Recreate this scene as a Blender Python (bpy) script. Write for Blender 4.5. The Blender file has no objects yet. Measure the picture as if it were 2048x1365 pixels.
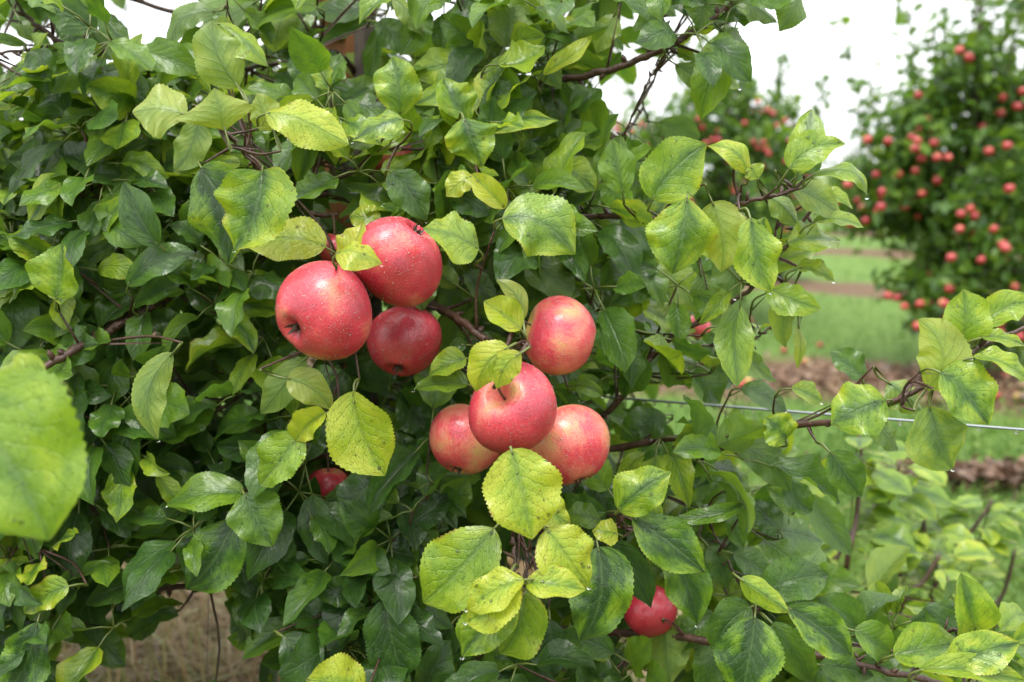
import bpy, math, random
import numpy as np
from mathutils import Vector, Matrix

random.seed(11)
RNG = np.random.default_rng(11)
SC = bpy.context.scene
COL = SC.collection
R_ = math.radians

# ------------------------------------------------------------------ camera
PITCH = R_(9.75)
CAM_H = 1.0
FPX = 1991.0                      # 35 mm lens on a 36 mm sensor, in pixels of a 2048 wide frame
cd = bpy.data.cameras.new('camera')
cam = bpy.data.objects.new('camera', cd)
COL.objects.link(cam)
cam.location = (0, 0, CAM_H)
cam.rotation_euler = (R_(90) - PITCH, 0, 0)
cd.lens = 35.0
cd.sensor_width = 36.0
cd.clip_start = 0.02
cd.clip_end = 400
cd.dof.use_dof = True
cd.dof.focus_distance = 0.78
cd.dof.aperture_fstop = 5.0
cd.dof.aperture_blades = 7
SC.camera = cam

# ------------------------------------------------------------------ sky, sun, exposure
SUN_EL, SUN_ROT = 68.0, 200.0
w = bpy.data.worlds.new('World')
SC.world = w
w.use_nodes = True
nt = w.node_tree
nt.nodes.clear()
sky = nt.nodes.new('ShaderNodeTexSky')
sky.sky_type = 'NISHITA'
sky.sun_disc = False
sky.sun_elevation = R_(SUN_EL)
sky.sun_rotation = R_(SUN_ROT)
sky.air_density = 1.0
sky.dust_density = 4.0
tc = nt.nodes.new('ShaderNodeTexCoord')
sep = nt.nodes.new('ShaderNodeSeparateXYZ')
nt.links.new(tc.outputs['Generated'], sep.inputs[0])
cr = nt.nodes.new('ShaderNodeValToRGB')      # an overcast layer, brighter overhead than at the horizon
cr.color_ramp.elements[0].position = 0.0
cr.color_ramp.elements[0].color = (0.46, 0.47, 0.48, 1)
cr.color_ramp.elements[1].position = 0.9
cr.color_ramp.elements[1].color = (1.12, 1.12, 1.12, 1)
nt.links.new(sep.outputs['Z'], cr.inputs[0])
sc_ = nt.nodes.new('ShaderNodeVectorMath')
sc_.operation = 'SCALE'
sc_.inputs['Scale'].default_value = 11.0
nt.links.new(cr.outputs[0], sc_.inputs[0])
mx = nt.nodes.new('ShaderNodeMix')
mx.data_type = 'RGBA'
mx.inputs[0].default_value = 0.9
nt.links.new(sky.outputs[0], mx.inputs[6])
nt.links.new(sc_.outputs[0], mx.inputs[7])
bg = nt.nodes.new('ShaderNodeBackground')
bg.inputs['Strength'].default_value = 0.12
nt.links.new(mx.outputs[2], bg.inputs[0])
wo = nt.nodes.new('ShaderNodeOutputWorld')
nt.links.new(bg.outputs[0], wo.inputs[0])

sl = bpy.data.lights.new('sun', 'SUN')
sl.energy = 1.2
sl.angle = R_(25)
sl.color = (1.0, 0.97, 0.92)
so = bpy.data.objects.new('sun', sl)
COL.objects.link(so)
so.rotation_euler = (R_(90 - SUN_EL), 0, R_(180 - SUN_ROT) + R_(0))

SC.view_settings.view_transform = 'Standard'
SC.view_settings.look = 'None'
SC.view_settings.gamma = 1.0
SC.view_settings.exposure = 1.42
SC.view_settings.use_curve_mapping = False
cy = SC.cycles
cy.use_denoising = True
cy.max_bounces = 8
cy.diffuse_bounces = 4
cy.glossy_bounces = 3
cy.transmission_bounces = 6
cy.transparent_max_bounces = 8
cy.caustics_reflective = False
cy.caustics_refractive = False
cy.sample_clamp_indirect = 6.0

# ------------------------------------------------------------------ coordinates
F_ = np.array([0, math.cos(PITCH), -math.sin(PITCH)])
U_ = np.array([0, math.sin(PITCH), math.cos(PITCH)])
X_ = np.array([1.0, 0, 0])
C_ = np.array([0, 0, CAM_H])
UP = np.array([0, 0, 1.0])


def P(px, py, d):
    """A point of the place from its direction in the photograph (2048 x 1365) and its distance in metres."""
    return C_ + F_ * d + X_ * ((px - 1024) / FPX * d) - U_ * ((py - 682.5) / FPX * d)


def proj(p):
    q = np.asarray(p) - C_
    d = q @ F_
    return 1024 + FPX * (q @ X_) / d, 682.5 - FPX * (q @ U_) / d, d


def on_ground(px, py):
    v = F_ + X_ * ((px - 1024) / FPX) - U_ * ((py - 682.5) / FPX)
    return C_ + v * (-CAM_H / v[2])


def nrm(v):
    return v / (np.linalg.norm(v) + 1e-12)


# ------------------------------------------------------------------ node material helpers
class NB:
    def __init__(self, name):
        self.m = bpy.data.materials.new(name)
        self.m.use_nodes = True
        self.t = self.m.node_tree
        self.t.nodes.clear()
        self.out = self.t.nodes.new('ShaderNodeOutputMaterial')

    def n(self, ty, **kw):
        nd = self.t.nodes.new('ShaderNode' + ty)
        for k, v in kw.items():
            setattr(nd, k, v)
        return nd

    def put(self, sock, v):
        if hasattr(v, 'is_output'):
            self.t.links.new(v, sock)
        elif v is not None:
            sock.default_value = v

    def math(self, op, a, b=None, c=None, clamp=False):
        nd = self.n('Math', operation=op, use_clamp=clamp)
        self.put(nd.inputs[0], a)
        if b is not None:
            self.put(nd.inputs[1], b)
        if c is not None:
            self.put(nd.inputs[2], c)
        return nd.outputs[0]

    def mix(self, f, a, b, blend='MIX'):
        nd = self.n('Mix', data_type='RGBA', blend_type=blend)
        self.put(nd.inputs[0], f)
        for s, v in ((nd.inputs[6], a), (nd.inputs[7], b)):
            self.put(s, (*v, 1) if isinstance(v, tuple) and len(v) == 3 else v)
        return nd.outputs[2]

    def ramp(self, f, stops, interp='LINEAR'):
        nd = self.n('ValToRGB')
        cr = nd.color_ramp
        cr.interpolation = interp
        while len(cr.elements) < len(stops):
            cr.elements.new(0.5)
        for e, (p, c) in zip(cr.elements, stops):
            e.position = p
            e.color = (*c, 1) if len(c) == 3 else c
        self.put(nd.inputs[0], f)
        return nd.outputs[0]

    def step(self, x, lo, hi):
        nd = self.n('MapRange', interpolation_type='SMOOTHSTEP')
        self.put(nd.inputs[0], x)
        nd.inputs[1].default_value = lo
        nd.inputs[2].default_value = hi
        return nd.outputs[0]

    def noise(self, vec, scale, detail=3.0, rough=0.55, dim='3D', dist=0.0):
        nd = self.n('TexNoise', noise_dimensions=dim)
        if vec is not None:
            self.put(nd.inputs['Vector'], vec)
        nd.inputs['Scale'].default_value = scale
        nd.inputs['Detail'].default_value = detail
        nd.inputs['Roughness'].default_value = rough
        nd.inputs['Distortion'].default_value = dist
        return nd.outputs['Fac']

    def voro(self, vec, scale, feature='F1', rnd=1.0):
        nd = self.n('TexVoronoi', feature=feature)
        self.put(nd.inputs['Vector'], vec)
        nd.inputs['Scale'].default_value = scale
        nd.inputs['Randomness'].default_value = rnd
        return nd

    def bump(self, h, dist, strength=1.0, normal=None):
        nd = self.n('Bump')
        nd.inputs['Strength'].default_value = strength
        nd.inputs['Distance'].default_value = dist
        self.put(nd.inputs['Height'], h)
        if normal is not None:
            self.put(nd.inputs['Normal'], normal)
        return nd.outputs[0]

    def principled(self, color, rough=0.5, spec=0.5, normal=None, **kw):
        nd = self.n('BsdfPrincipled')
        self.put(nd.inputs['Base Color'], (*color, 1) if isinstance(color, tuple) and len(color) == 3 else color)
        self.put(nd.inputs['Roughness'], rough)
        self.put(nd.inputs['Specular IOR Level'], spec)
        if normal is not None:
            self.put(nd.inputs['Normal'], normal)
        for k, v in kw.items():
            self.put(nd.inputs[k], v)
        return nd.outputs[0]

    def done(self, sh):
        self.t.links.new(sh, self.out.inputs[0])
        return self.m


def leaf_material(name='leaf', near=True):
    b = NB(name)
    at = b.n('Attribute', attribute_name='ld')
    sp = b.n('SeparateColor')
    b.t.links.new(at.outputs['Color'], sp.inputs[0])
    yel, var, rnd = sp.outputs[0], sp.outputs[1], sp.outputs[2]
    uv = b.n('UVMap', uv_map='UVMap')
    su = b.n('SeparateXYZ')
    b.t.links.new(uv.outputs[0], su.inputs[0])
    u = su.outputs[0]
    v = b.math('MULTIPLY_ADD', su.outputs[1], 2.0, -1.0)
    av = b.math('ABSOLUTE', v)
    cb = b.n('CombineXYZ')
    b.put(cb.inputs[0], b.math('MULTIPLY', u, 1.7))
    b.put(cb.inputs[1], v)
    b.put(cb.inputs[2], b.math('MULTIPLY', rnd, 37.0))
    pos = cb.outputs[0]
    nz = b.noise(pos, 1.7, 4.0, 0.6)
    nzf = b.noise(pos, 9.0, 3.0, 0.6)
    # veins: a midrib and arched side veins
    mid = b.step(av, 0.085, 0.015)
    ph = b.math('SUBTRACT', b.math('MULTIPLY', u, 7.0), b.math('MULTIPLY', b.math('POWER', av, 0.75), 2.3))
    ph = b.math('ADD', ph, b.math('MULTIPLY', nz, 1.5))
    # left and right halves are offset by half a vein
    ph = b.math('ADD', ph, b.math('MULTIPLY', b.math('GREATER_THAN', v, 0.0), 0.45))
    fr = b.math('ABSOLUTE', b.math('SUBTRACT', b.math('FRACT', ph), 0.5))
    side = b.math('MULTIPLY', b.step(fr, 0.10, 0.0), b.step(av, 1.0, 0.6))
    sidew = b.math('MULTIPLY', b.step(fr, 0.36, 0.0), b.step(av, 0.75, 0.1))
    midw = b.step(av, 0.42, 0.0)
    net = b.voro(pos, 13.0, 'DISTANCE_TO_EDGE').outputs[0]
    netm = b.step(net, 0.09, 0.0)
    # green to yellow
    g = b.math('MULTIPLY', b.math('SUBTRACT', nz, 0.5), b.math('MULTIPLY_ADD', var, 1.8, 0.40))
    y = b.math('ADD', yel, g)
    edge = b.math('MULTIPLY', b.math('SUBTRACT', av, 0.45), var)
    y = b.math('ADD', y, b.math('MULTIPLY', edge, 0.38))
    vg = b.math('MULTIPLY', b.math('MAXIMUM', b.math('MULTIPLY', sidew, 0.28), b.math('MULTIPLY', midw, 0.8)), b.math('MULTIPLY_ADD', var, 0.5, 0.05))
    y = b.math('SUBTRACT', y, vg)
    y = b.math('ADD', y, b.math('MULTIPLY', b.math('SUBTRACT', nzf, 0.5), 0.22), clamp=True)
    colr = b.ramp(y, [(0.0, (0.023, 0.064, 0.012)), (0.14, (0.045, 0.116, 0.014)), (0.36, (0.095, 0.200, 0.014)),
                      (0.62, (0.185, 0.31, 0.018)), (0.85, (0.31, 0.42, 0.020)), (1.0, (0.40, 0.46, 0.028))])
    # pale vein lines on the green, darker lines on the yellow
    vein = b.math('MAXIMUM', mid, b.math('MULTIPLY', side, 0.5))
    vcol = b.mix(b.step(y, 0.35, 0.75), (0.11, 0.19, 0.055), (0.17, 0.26, 0.035))
    colr = b.mix(b.math('MULTIPLY', vein, 0.42), colr, vcol)
    # rust specks on the yellowing ones, and a browned rim in places
    vs = b.voro(pos, 3.4)
    spk = b.math('MULTIPLY', b.step(vs.outputs['Distance'], 0.12, 0.05), b.step(yel, 0.5, 0.75))
    sc = b.n('SeparateColor')
    b.t.links.new(vs.outputs['Color'], sc.inputs[0])
    spk = b.math('MULTIPLY', spk, b.math('GREATER_THAN', sc.outputs[0], 0.74))
    rim = b.math('MULTIPLY', b.step(av, 0.9, 1.0), b.math('MULTIPLY', b.step(nz, 0.55, 0.66), b.step(yel, 0.4, 0.8)))
    colr = b.mix(b.math('MULTIPLY', b.math('MAXIMUM', spk, rim), 0.85), colr, (0.20, 0.035, 0.015))
    geo = b.n('NewGeometry')
    back = geo.outputs['Backfacing']
    under = b.mix(0.45, colr, (0.15, 0.22, 0.085))
    colf = b.mix(back, colr, under)
    trc = b.mix(0.5, colr, b.mix(y, (0.13, 0.32, 0.014), (0.50, 0.58, 0.02)))
    h = b.math('MULTIPLY', vein, -0.6)
    h = b.math('ADD', h, b.math('MULTIPLY', b.math('MULTIPLY', fr, b.step(av, 1.0, 0.5)), 0.45))
    if near:
        h = b.math('SUBTRACT', h, b.math('MULTIPLY', netm, 0.22))
        dv = b.voro(pos, 15.0)
        cap = b.math('MULTIPLY', b.step(dv.outputs['Distance'], 0.30, 0.14), 1.0)
        sd = b.n('SeparateColor')
        b.t.links.new(dv.outputs['Color'], sd.inputs[0])
        cap = b.math('MULTIPLY', cap, b.math('GREATER_THAN', sd.outputs[1], 0.45))
        cap = b.math('MULTIPLY', cap, b.math('SUBTRACT', 1.0, back))
        h = b.math('ADD', h, b.math('MULTIPLY', cap, 1.0))
    bn = b.bump(h, 0.0011, 0.9)
    rough = b.math('ADD', b.math('MULTIPLY_ADD', nzf, 0.16, 0.25), b.math('MULTIPLY', back, 0.25))
    pr = b.principled(colf, rough, 0.5, bn, **{'Coat Weight': 0.3 if near else 0.0, 'Coat Roughness': 0.18})
    tr = b.n('BsdfTranslucent')
    b.put(tr.inputs[0], trc)
    b.put(tr.inputs[1], bn)
    ms = b.n('MixShader')
    ms.inputs[0].default_value = 0.42
    b.t.links.new(pr, ms.inputs[1])
    b.t.links.new(tr.outputs[0], ms.inputs[2])
    return b.done(ms.outputs[0])


def bark_material(name, c1, c2, scale=60.0, rough=0.55):
    b = NB(name)
    tc = b.n('TexCoord')
    mp = b.n('Mapping')
    mp.inputs['Scale'].default_value = (1, 1, 0.35)
    b.t.links.new(tc.outputs['Object'], mp.inputs[0])
    n1 = b.noise(mp.outputs[0], scale, 5.0, 0.65)
    n2 = b.noise(mp.outputs[0], scale * 4, 3.0, 0.6)
    c = b.ramp(n1, [(0.3, c1), (0.7, c2)])
    lv = b.voro(tc.outputs['Object'], 260.0).outputs['Distance']
    c = b.mix(b.math('MULTIPLY', b.step(lv, 0.18, 0.08), 0.5), c, (0.30, 0.24, 0.18))
    bn = b.bump(b.math('ADD', n1, b.math('MULTIPLY', n2, 0.5)), 0.002, 0.7)
    return b.done(b.principled(c, rough, 0.45, bn))


def plain_material(name, color, rough=0.5, spec=0.5, **kw):
    b = NB(name)
    tc = b.n('TexCoord')
    nz = b.noise(tc.outputs['Object'], 90.0, 3.0)
    c = b.mix(b.math('MULTIPLY', nz, 0.5), color, tuple(x * 0.6 for x in color))
    return b.done(b.principled(c, rough, spec, **kw))


def apple_material(name='apple_skin', near=True):
    b = NB(name)
    tc = b.n('TexCoord')
    o = tc.outputs['Object']
    oi = b.n('ObjectInfo')
    sx = b.n('SeparateXYZ')
    b.t.links.new(o, sx.inputs[0])
    ang = b.math('ARCTAN2', sx.outputs[1], sx.outputs[0])
    rad = b.n('VectorMath', operation='LENGTH')
    b.t.links.new(o, rad.inputs[0])
    zz = b.math('DIVIDE', sx.outputs[2], rad.outputs['Value'])
    dirn = b.n('VectorMath', operation='NORMALIZE')
    b.t.links.new(o, dirn.inputs[0])
    off = b.n('VectorMath', operation='ADD')
    b.t.links.new(dirn.outputs[0], off.inputs[0])
    cb0 = b.n('CombineXYZ')
    b.put(cb0.inputs[0], b.math('MULTIPLY', oi.outputs['Random'], 50.0))
    b.t.links.new(cb0.outputs[0], off.inputs[1])
    big = b.noise(off.outputs[0], 1.1, 2.0, 0.5)
    mp = b.n('Mapping')
    mp.inputs['Scale'].default_value = (1, 1, 0.12)
    b.t.links.new(off.outputs[0], mp.inputs[0])
    streak = b.noise(mp.outputs[0], 13.0, 4.0, 0.62)
    fine = b.noise(off.outputs[0], 22.0, 3.0, 0.6)
    sc = b.n('SeparateColor')
    b.t.links.new(oi.outputs['Color'], sc.inputs[0])
    blush = b.math('ADD', b.math('MULTIPLY', b.math('SUBTRACT', big, 0.5), 1.5), sc.outputs[0])
    blush = b.math('ADD', blush, b.math('MULTIPLY', b.math('SUBTRACT', streak, 0.5), 0.42))
    blush = b.math('ADD', blush, b.math('MULTIPLY', b.math('SUBTRACT', fine, 0.5), 0.28))
    # paler and greener round the stem hollow
    blush = b.math('SUBTRACT', blush, b.math('MULTIPLY', b.step(zz, 0.72, 0.98), 0.45), clamp=True)
    c = b.ramp(blush, [(0.0, (0.40, 0.36, 0.07)), (0.26, (0.46, 0.25, 0.085)), (0.46, (0.57, 0.145, 0.095)),
                       (0.70, (0.50, 0.027, 0.050)), (1.0, (0.33, 0.009, 0.026))])
    if not near:
        c = b.mix(0.75, c, b.ramp(blush, [(0.0, (0.40, 0.30, 0.05)), (0.35, (0.45, 0.14, 0.04)), (0.6, (0.40, 0.045, 0.028)), (1.0, (0.30, 0.012, 0.014))]))
    lv = b.voro(off.outputs[0], 17.0)
    lent = b.step(lv.outputs['Distance'], 0.13, 0.05)
    c = b.mix(b.math('MULTIPLY', lent, 0.35), c, (0.55, 0.30, 0.18))
    bn = None
    rough = b.math('MULTIPLY_ADD', fine, 0.16, 0.36)
    if near:
        dv = b.voro(off.outputs[0], 30.0)
        cap = b.step(dv.outputs['Distance'], 0.42, 0.12)
        sd = b.n('SeparateColor')
        b.t.links.new(dv.outputs['Color'], sd.inputs[0])
        cap = b.math('MULTIPLY', cap, b.math('GREATER_THAN', sd.outputs[0], 0.35))
        bn = b.bump(cap, 0.0006, 0.8)
    return b.done(b.principled(c, rough, 0.6, bn, **{'Coat Weight': 0.35, 'Coat Roughness': 0.16}))


def water_material():
    b = NB('water')
    gl = b.n('BsdfGlossy')
    gl.inputs['Roughness'].default_value = 0.03
    rf = b.n('BsdfRefraction')
    rf.inputs['IOR'].default_value = 1.33
    rf.inputs['Roughness'].default_value = 0.0
    tp = b.n('BsdfTransparent')
    fr = b.n('Fresnel')
    fr.inputs[0].default_value = 1.45
    m1 = b.n('MixShader')
    m1.inputs[0].default_value = 0.35
    b.t.links.new(rf.outputs[0], m1.inputs[1])
    b.t.links.new(tp.outputs[0], m1.inputs[2])
    m2 = b.n('MixShader')
    b.t.links.new(fr.outputs[0], m2.inputs[0])
    b.t.links.new(m1.outputs[0], m2.inputs[1])
    b.t.links.new(gl.outputs[0], m2.inputs[2])
    return b.done(m2.outputs[0])


def mist_material():
    # fine rain drops: clear water with a blurred sheen
    b = NB('fine_water')
    gl = b.n('BsdfGlossy')
    gl.inputs['Roughness'].default_value = 0.22
    gl.inputs['Color'].default_value = (.95, .95, .95, 1)
    tp = b.n('BsdfTransparent')
    m = b.n('MixShader')
    fr = b.n('Fresnel')
    fr.inputs[0].default_value = 1.6
    b.put(m.inputs[0], b.math('ADD', fr.outputs[0], 0.11, clamp=True))
    b.t.links.new(tp.outputs[0], m.inputs[1])
    b.t.links.new(gl.outputs[0], m.inputs[2])
    return b.done(m.outputs[0])


M_MIST = mist_material()
M_LEAF = leaf_material()
M_LEAF_FAR = leaf_material('leaf_far', False)
M_PETIOLE = plain_material('petiole', (0.11, 0.14, 0.03), 0.4)
M_TWIG = bark_material('twig_bark', (0.030, 0.014, 0.010), (0.085, 0.040, 0.027), 120, 0.4)
M_BARK = bark_material('trunk_bark', (0.035, 0.026, 0.022), (0.10, 0.075, 0.06), 70, 0.6)
M_APPLE = apple_material()
M_APPLE_FAR = apple_material('apple_skin_far', False)
M_STEM = plain_material('apple_stem', (0.10, 0.055, 0.03), 0.6)
M_CALYX = plain_material('calyx', (0.055, 0.035, 0.022), 0.8)
M_WATER = water_material()
b = NB('wire_metal')
M_WIRE = b.done(b.principled((0.20, 0.22, 0.24), 0.4, 0.5, Metallic=0.7))


# ------------------------------------------------------------------ mesh helpers
def mesh(name, V, faces, mats, uv=None, ld=None, midx=None, smooth=True):
    me = bpy.data.meshes.new(name)
    V = np.asarray(V, dtype=np.float32)
    if isinstance(faces, np.ndarray):
        n, k = faces.shape
        me.vertices.add(len(V))
        me.vertices.foreach_set('co', V.ravel())
        me.loops.add(n * k)
        me.loops.foreach_set('vertex_index', faces.astype(np.int32).ravel())
        me.polygons.add(n)
        me.polygons.foreach_set('loop_start', np.arange(0, n * k, k, dtype=np.int32))
        loopv = faces.ravel()
        me.update(calc_edges=True)
    else:
        me.from_pydata(V.tolist(), [], faces)
        loopv = np.array([i for f in faces for i in f])
    if uv is not None:
        l = me.uv_layers.new(name='UVMap')
        l.data.foreach_set('uv', np.asarray(uv, dtype=np.float32)[loopv].ravel())
    if ld is not None:
        a = me.color_attributes.new('ld', 'FLOAT_COLOR', 'POINT')
        c = np.ones((len(V), 4), dtype=np.float32)
        c[:, :3] = ld
        a.data.foreach_set('color', c.ravel())
    for m in mats:
        me.materials.append(m)
    if midx is not None:
        me.polygons.foreach_set('material_index', np.asarray(midx, dtype=np.int32))
    me.polygons.foreach_set('use_smooth', np.full(len(me.polygons), smooth))
    me.update()
    return me


def obj(name, me, parent=None, loc=None, **props):
    o = bpy.data.objects.new(name, me)
    COL.objects.link(o)
    if parent is not None:
        o.parent = parent
        if parent.type == 'EMPTY' or True:
            o.matrix_parent_inverse = Matrix.Identity(4)
            pl = parent_world(parent)
            o.location = Vector(loc if loc is not None else (0, 0, 0)) - pl
    elif loc is not None:
        o.location = loc
    for k, v in props.items():
        o[k] = v
    return o


def parent_world(o):
    p = Vector((0, 0, 0))
    while o is not None:
        p = p + o.location
        o = o.parent
    return p


def thing(name, label, cat, loc, group=None):
    o = bpy.data.objects.new(name, None)
    o.empty_display_size = 0.05
    COL.objects.link(o)
    o.location = loc
    o['label'] = label
    o['category'] = cat
    if group:
        o['group'] = group
    return o


def tag(o, label, cat, group=None, kind=None):
    o['label'] = label
    o['category'] = cat
    if group:
        o['group'] = group
    if kind:
        o['kind'] = kind
    return o


class Acc:
    """Collects geometry of one mesh: verts, faces, uv, leaf data, material index."""
    def __init__(self):
        self.V, self.F, self.UV, self.LD, self.MI = [], [], [], [], []
        self.n = 0

    def add(self, V, F, uv=None, ld=None, mi=0):
        V = np.asarray(V)
        self.V.append(V)
        F = np.asarray(F)
        self.F.append(F + self.n)
        self.UV.append(np.zeros((len(V), 2)) if uv is None else uv)
        self.LD.append(np.tile(ld if ld is not None else (0, 0, 0), (len(V), 1)))
        self.MI.append(np.full(len(F), mi))
        self.n += len(V)

    def mesh(self, name, mats, smooth=True, off=None):
        V = np.vstack(self.V)
        if off is not None:
            V = V - np.asarray(off)
        ks = {f.shape[1] for f in self.F}
        F = np.vstack(self.F) if len(ks) == 1 else [tuple(r) for f in self.F for r in f.tolist()]
        return mesh(name, V, F, mats, np.vstack(self.UV), np.vstack(self.LD), np.concatenate(self.MI), smooth)


def smooth_path(pts, n):
    pts = np.asarray(pts, dtype=float)
    if len(pts) == 2:
        t = np.linspace(0, 1, n)[:, None]
        return pts[0] * (1 - t) + pts[1] * t
    ext = np.vstack([2 * pts[0] - pts[1], pts, 2 * pts[-1] - pts[-2]])
    seg = len(pts) - 1
    out = []
    for t in np.linspace(0, seg, n):
        i = min(int(t), seg - 1)
        f = t - i
        p0, p1, p2, p3 = ext[i:i + 4]
        out.append(0.5 * ((2 * p1) + (-p0 + p2) * f + (2 * p0 - 5 * p1 + 4 * p2 - p3) * f * f + (-p0 + 3 * p1 - 3 * p2 + p3) * f ** 3))
    return np.array(out)


def tube(path, radii, sides=6):
    path = np.asarray(path)
    n = len(path)
    T = np.gradient(path, axis=0)
    T /= np.linalg.norm(T, axis=1)[:, None] + 1e-12
    a = np.array([0.31, 0.22, 0.92]) if abs(T[0][2]) < 0.8 else np.array([0.9, 0.3, 0.1])
    A = nrm(np.cross(T[0], a))
    V, ang = [], np.linspace(0, 2 * math.pi, sides, endpoint=False)
    for i in range(n):
        A = nrm(A - T[i] * (A @ T[i]))
        B = np.cross(T[i], A)
        r = radii[i] if hasattr(radii, '__len__') else radii
        V.append(path[i] + r * (np.cos(ang)[:, None] * A + np.sin(ang)[:, None] * B))
    V = np.vstack(V)
    F = []
    for i in range(n - 1):
        for k in range(sides):
            k2 = (k + 1) % sides
            F.append((i * sides + k, i * sides + k2, (i + 1) * sides + k2, (i + 1) * sides + k))
    # close the ends with quads that fold onto one rim vertex
    V = np.vstack([V, path[0], path[-1]])
    c0, c1 = n * sides, n * sides + 1
    for k in range(0, sides, 2):
        F.append((c0, (k + 2) % sides, k + 1, k))
        e = (n - 1) * sides
        F.append((c1, e + k, e + k + 1, e + (k + 2) % sides))
    return V, np.array(F)


# ------------------------------------------------------------------ leaves
def leaf_profile(u, rng_shape):
    p = np.sin(np.pi * np.clip(u, 0, 1) ** rng_shape) ** 0.72
    tipf = np.clip((u - 0.80) / 0.20, 0, 1)
    return p * (1 - 0.30 * tipf * tipf * (3 - 2 * tipf))


def leaf_grid(P0, P3, N0, W, c1=0., c2=0., a1=0., a2=0., fold=15., edge=0., twist=0., wave=0., seed=0, rows=26, cols=(-1, -.8, -.5, -.2, 0, .2, .5, .8, 1), shape=0.86, teeth=0.05, irr=.07):
    """The blade of one leaf: midrib P0 to P3, upper face towards N0, greatest width W.
    c = sideways bow, a = arch towards N0 (shares of the length), fold = rise of each half,
    edge = further roll of the margins (degrees)."""
    rs = np.random.default_rng(seed)
    Lv = P3 - P0
    L = np.linalg.norm(Lv)
    T0 = Lv / L
    N0 = nrm(N0 - T0 * (N0 @ T0))
    S0 = np.cross(T0, N0)
    B1 = P0 + Lv / 3 + (S0 * c1 + N0 * a1) * L * 1.33
    B2 = P0 + Lv * 2 / 3 + (S0 * c2 + N0 * a2) * L * 1.33
    u = np.linspace(0, 1, rows)
    um = u[:, None]
    C = (1 - um) ** 3 * P0 + 3 * (1 - um) ** 2 * um * B1 + 3 * (1 - um) * um ** 2 * B2 + um ** 3 * P3
    T = np.gradient(C, axis=0)
    T /= np.linalg.norm(T, axis=1)[:, None] + 1e-12
    N = N0[None, :] - T * (T @ N0)[:, None]
    # carry the frame along where the blade turns over
    for i in range(1, rows):
        n = N[i - 1] - T[i] * (N[i - 1] @ T[i])
        N[i] = n / (np.linalg.norm(n) + 1e-12)
    S = np.cross(T, N)
    if twist:
        a = np.radians(twist) * (u - 0.3)
        N, S = N * np.cos(a)[:, None] + S * np.sin(a)[:, None], S * np.cos(a)[:, None] - N * np.sin(a)[:, None]
    hw = leaf_profile(u, shape) * W / 2
    v = np.asarray(cols, dtype=float)
    av = np.abs(v)
    th = np.radians(fold)
    e = np.radians(edge)
    x = np.zeros((rows, len(v)))
    z = np.zeros((rows, len(v)))
    asym = 1 + 0.07 * np.sign(v) * rs.uniform(-1, 1)
    fu = 1 + 0.25 * np.sin(u * 5 + rs.uniform(0, 6))
    ks = 8
    for k in range(ks):
        t = (k + .5) / ks
        a = (th + e * t)
        x += (np.cos(a * fu)[:, None] * (av / ks)[None, :])
        z += (np.sin(a * fu)[:, None] * (av / ks)[None, :])
    x = x * np.sign(v)[None, :] * hw[:, None] * asym[None, :]
    z = z * hw[:, None]
    q1, q2, q3, q4 = rs.uniform(0, 6.28, 4)
    lobe = np.where(v[None, :] > 0, np.sin(u[:, None] * 7 + q1) * .5 + np.sin(u[:, None] * 13 + q2) * .5, np.sin(u[:, None] * 7 + q3) * .5 + np.sin(u[:, None] * 13 + q4) * .5)
    x = x * (1 + irr * lobe)
    k1, k2 = rs.uniform(1.6, 3.2, 2)
    p1, p2 = rs.uniform(0, 6.28, 2)
    wv = np.where(v[None, :] > 0, np.sin(u[:, None] * k1 * 6.28 + p1), np.sin(u[:, None] * k2 * 6.28 + p2))
    z = z + wave * W * wv * (av ** 2)[None, :] * np.sin(np.pi * u)[:, None] ** .5
    # quilting between the side veins
    z = z + 0.006 * W * np.sin(u[:, None] * 7 * 6.28 - av[None, :] * 2 * 6.28) * (av * (1 - av) * 4)[None, :]
    if teeth:
        saw = (np.arange(rows) % 2 * 2 - 1) * teeth
        x[:, 0] *= 1 + saw
        x[:, -1] *= 1 - saw
    V = C[:, None, :] + S[:, None, :] * x[:, :, None] + N[:, None, :] * z[:, :, None]
    nc = len(v)
    idx = np.arange(rows * nc).reshape(rows, nc)
    F = np.stack([idx[:-1, :-1], idx[:-1, 1:], idx[1:, 1:], idx[1:, :-1]], axis=-1).reshape(-1, 4)
    UV = np.stack([np.repeat(u, nc), np.tile((v + 1) / 2, rows)], axis=1)
    return V.reshape(-1, 3), F, UV, T, N


TONE = {'D': (.08, .12), 'G': (.20, .2), 'M': (.40, .25), 'V': (.64, .75), 'L': (.70, .40), 'Y': (.95, .35), 'W': (.24, 1.2), 'N': (.63, .6)}  # D is the green of G darkened, shade put into the leaf colour
TREE = thing('apple_tree', 'nearest apple tree filling the picture, wet green and yellowing leaves on spreading branches', 'tree', Vector(P(740, 682, 1.2)) * 0 + Vector((-0.17, 1.19, 0.0)))

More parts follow.
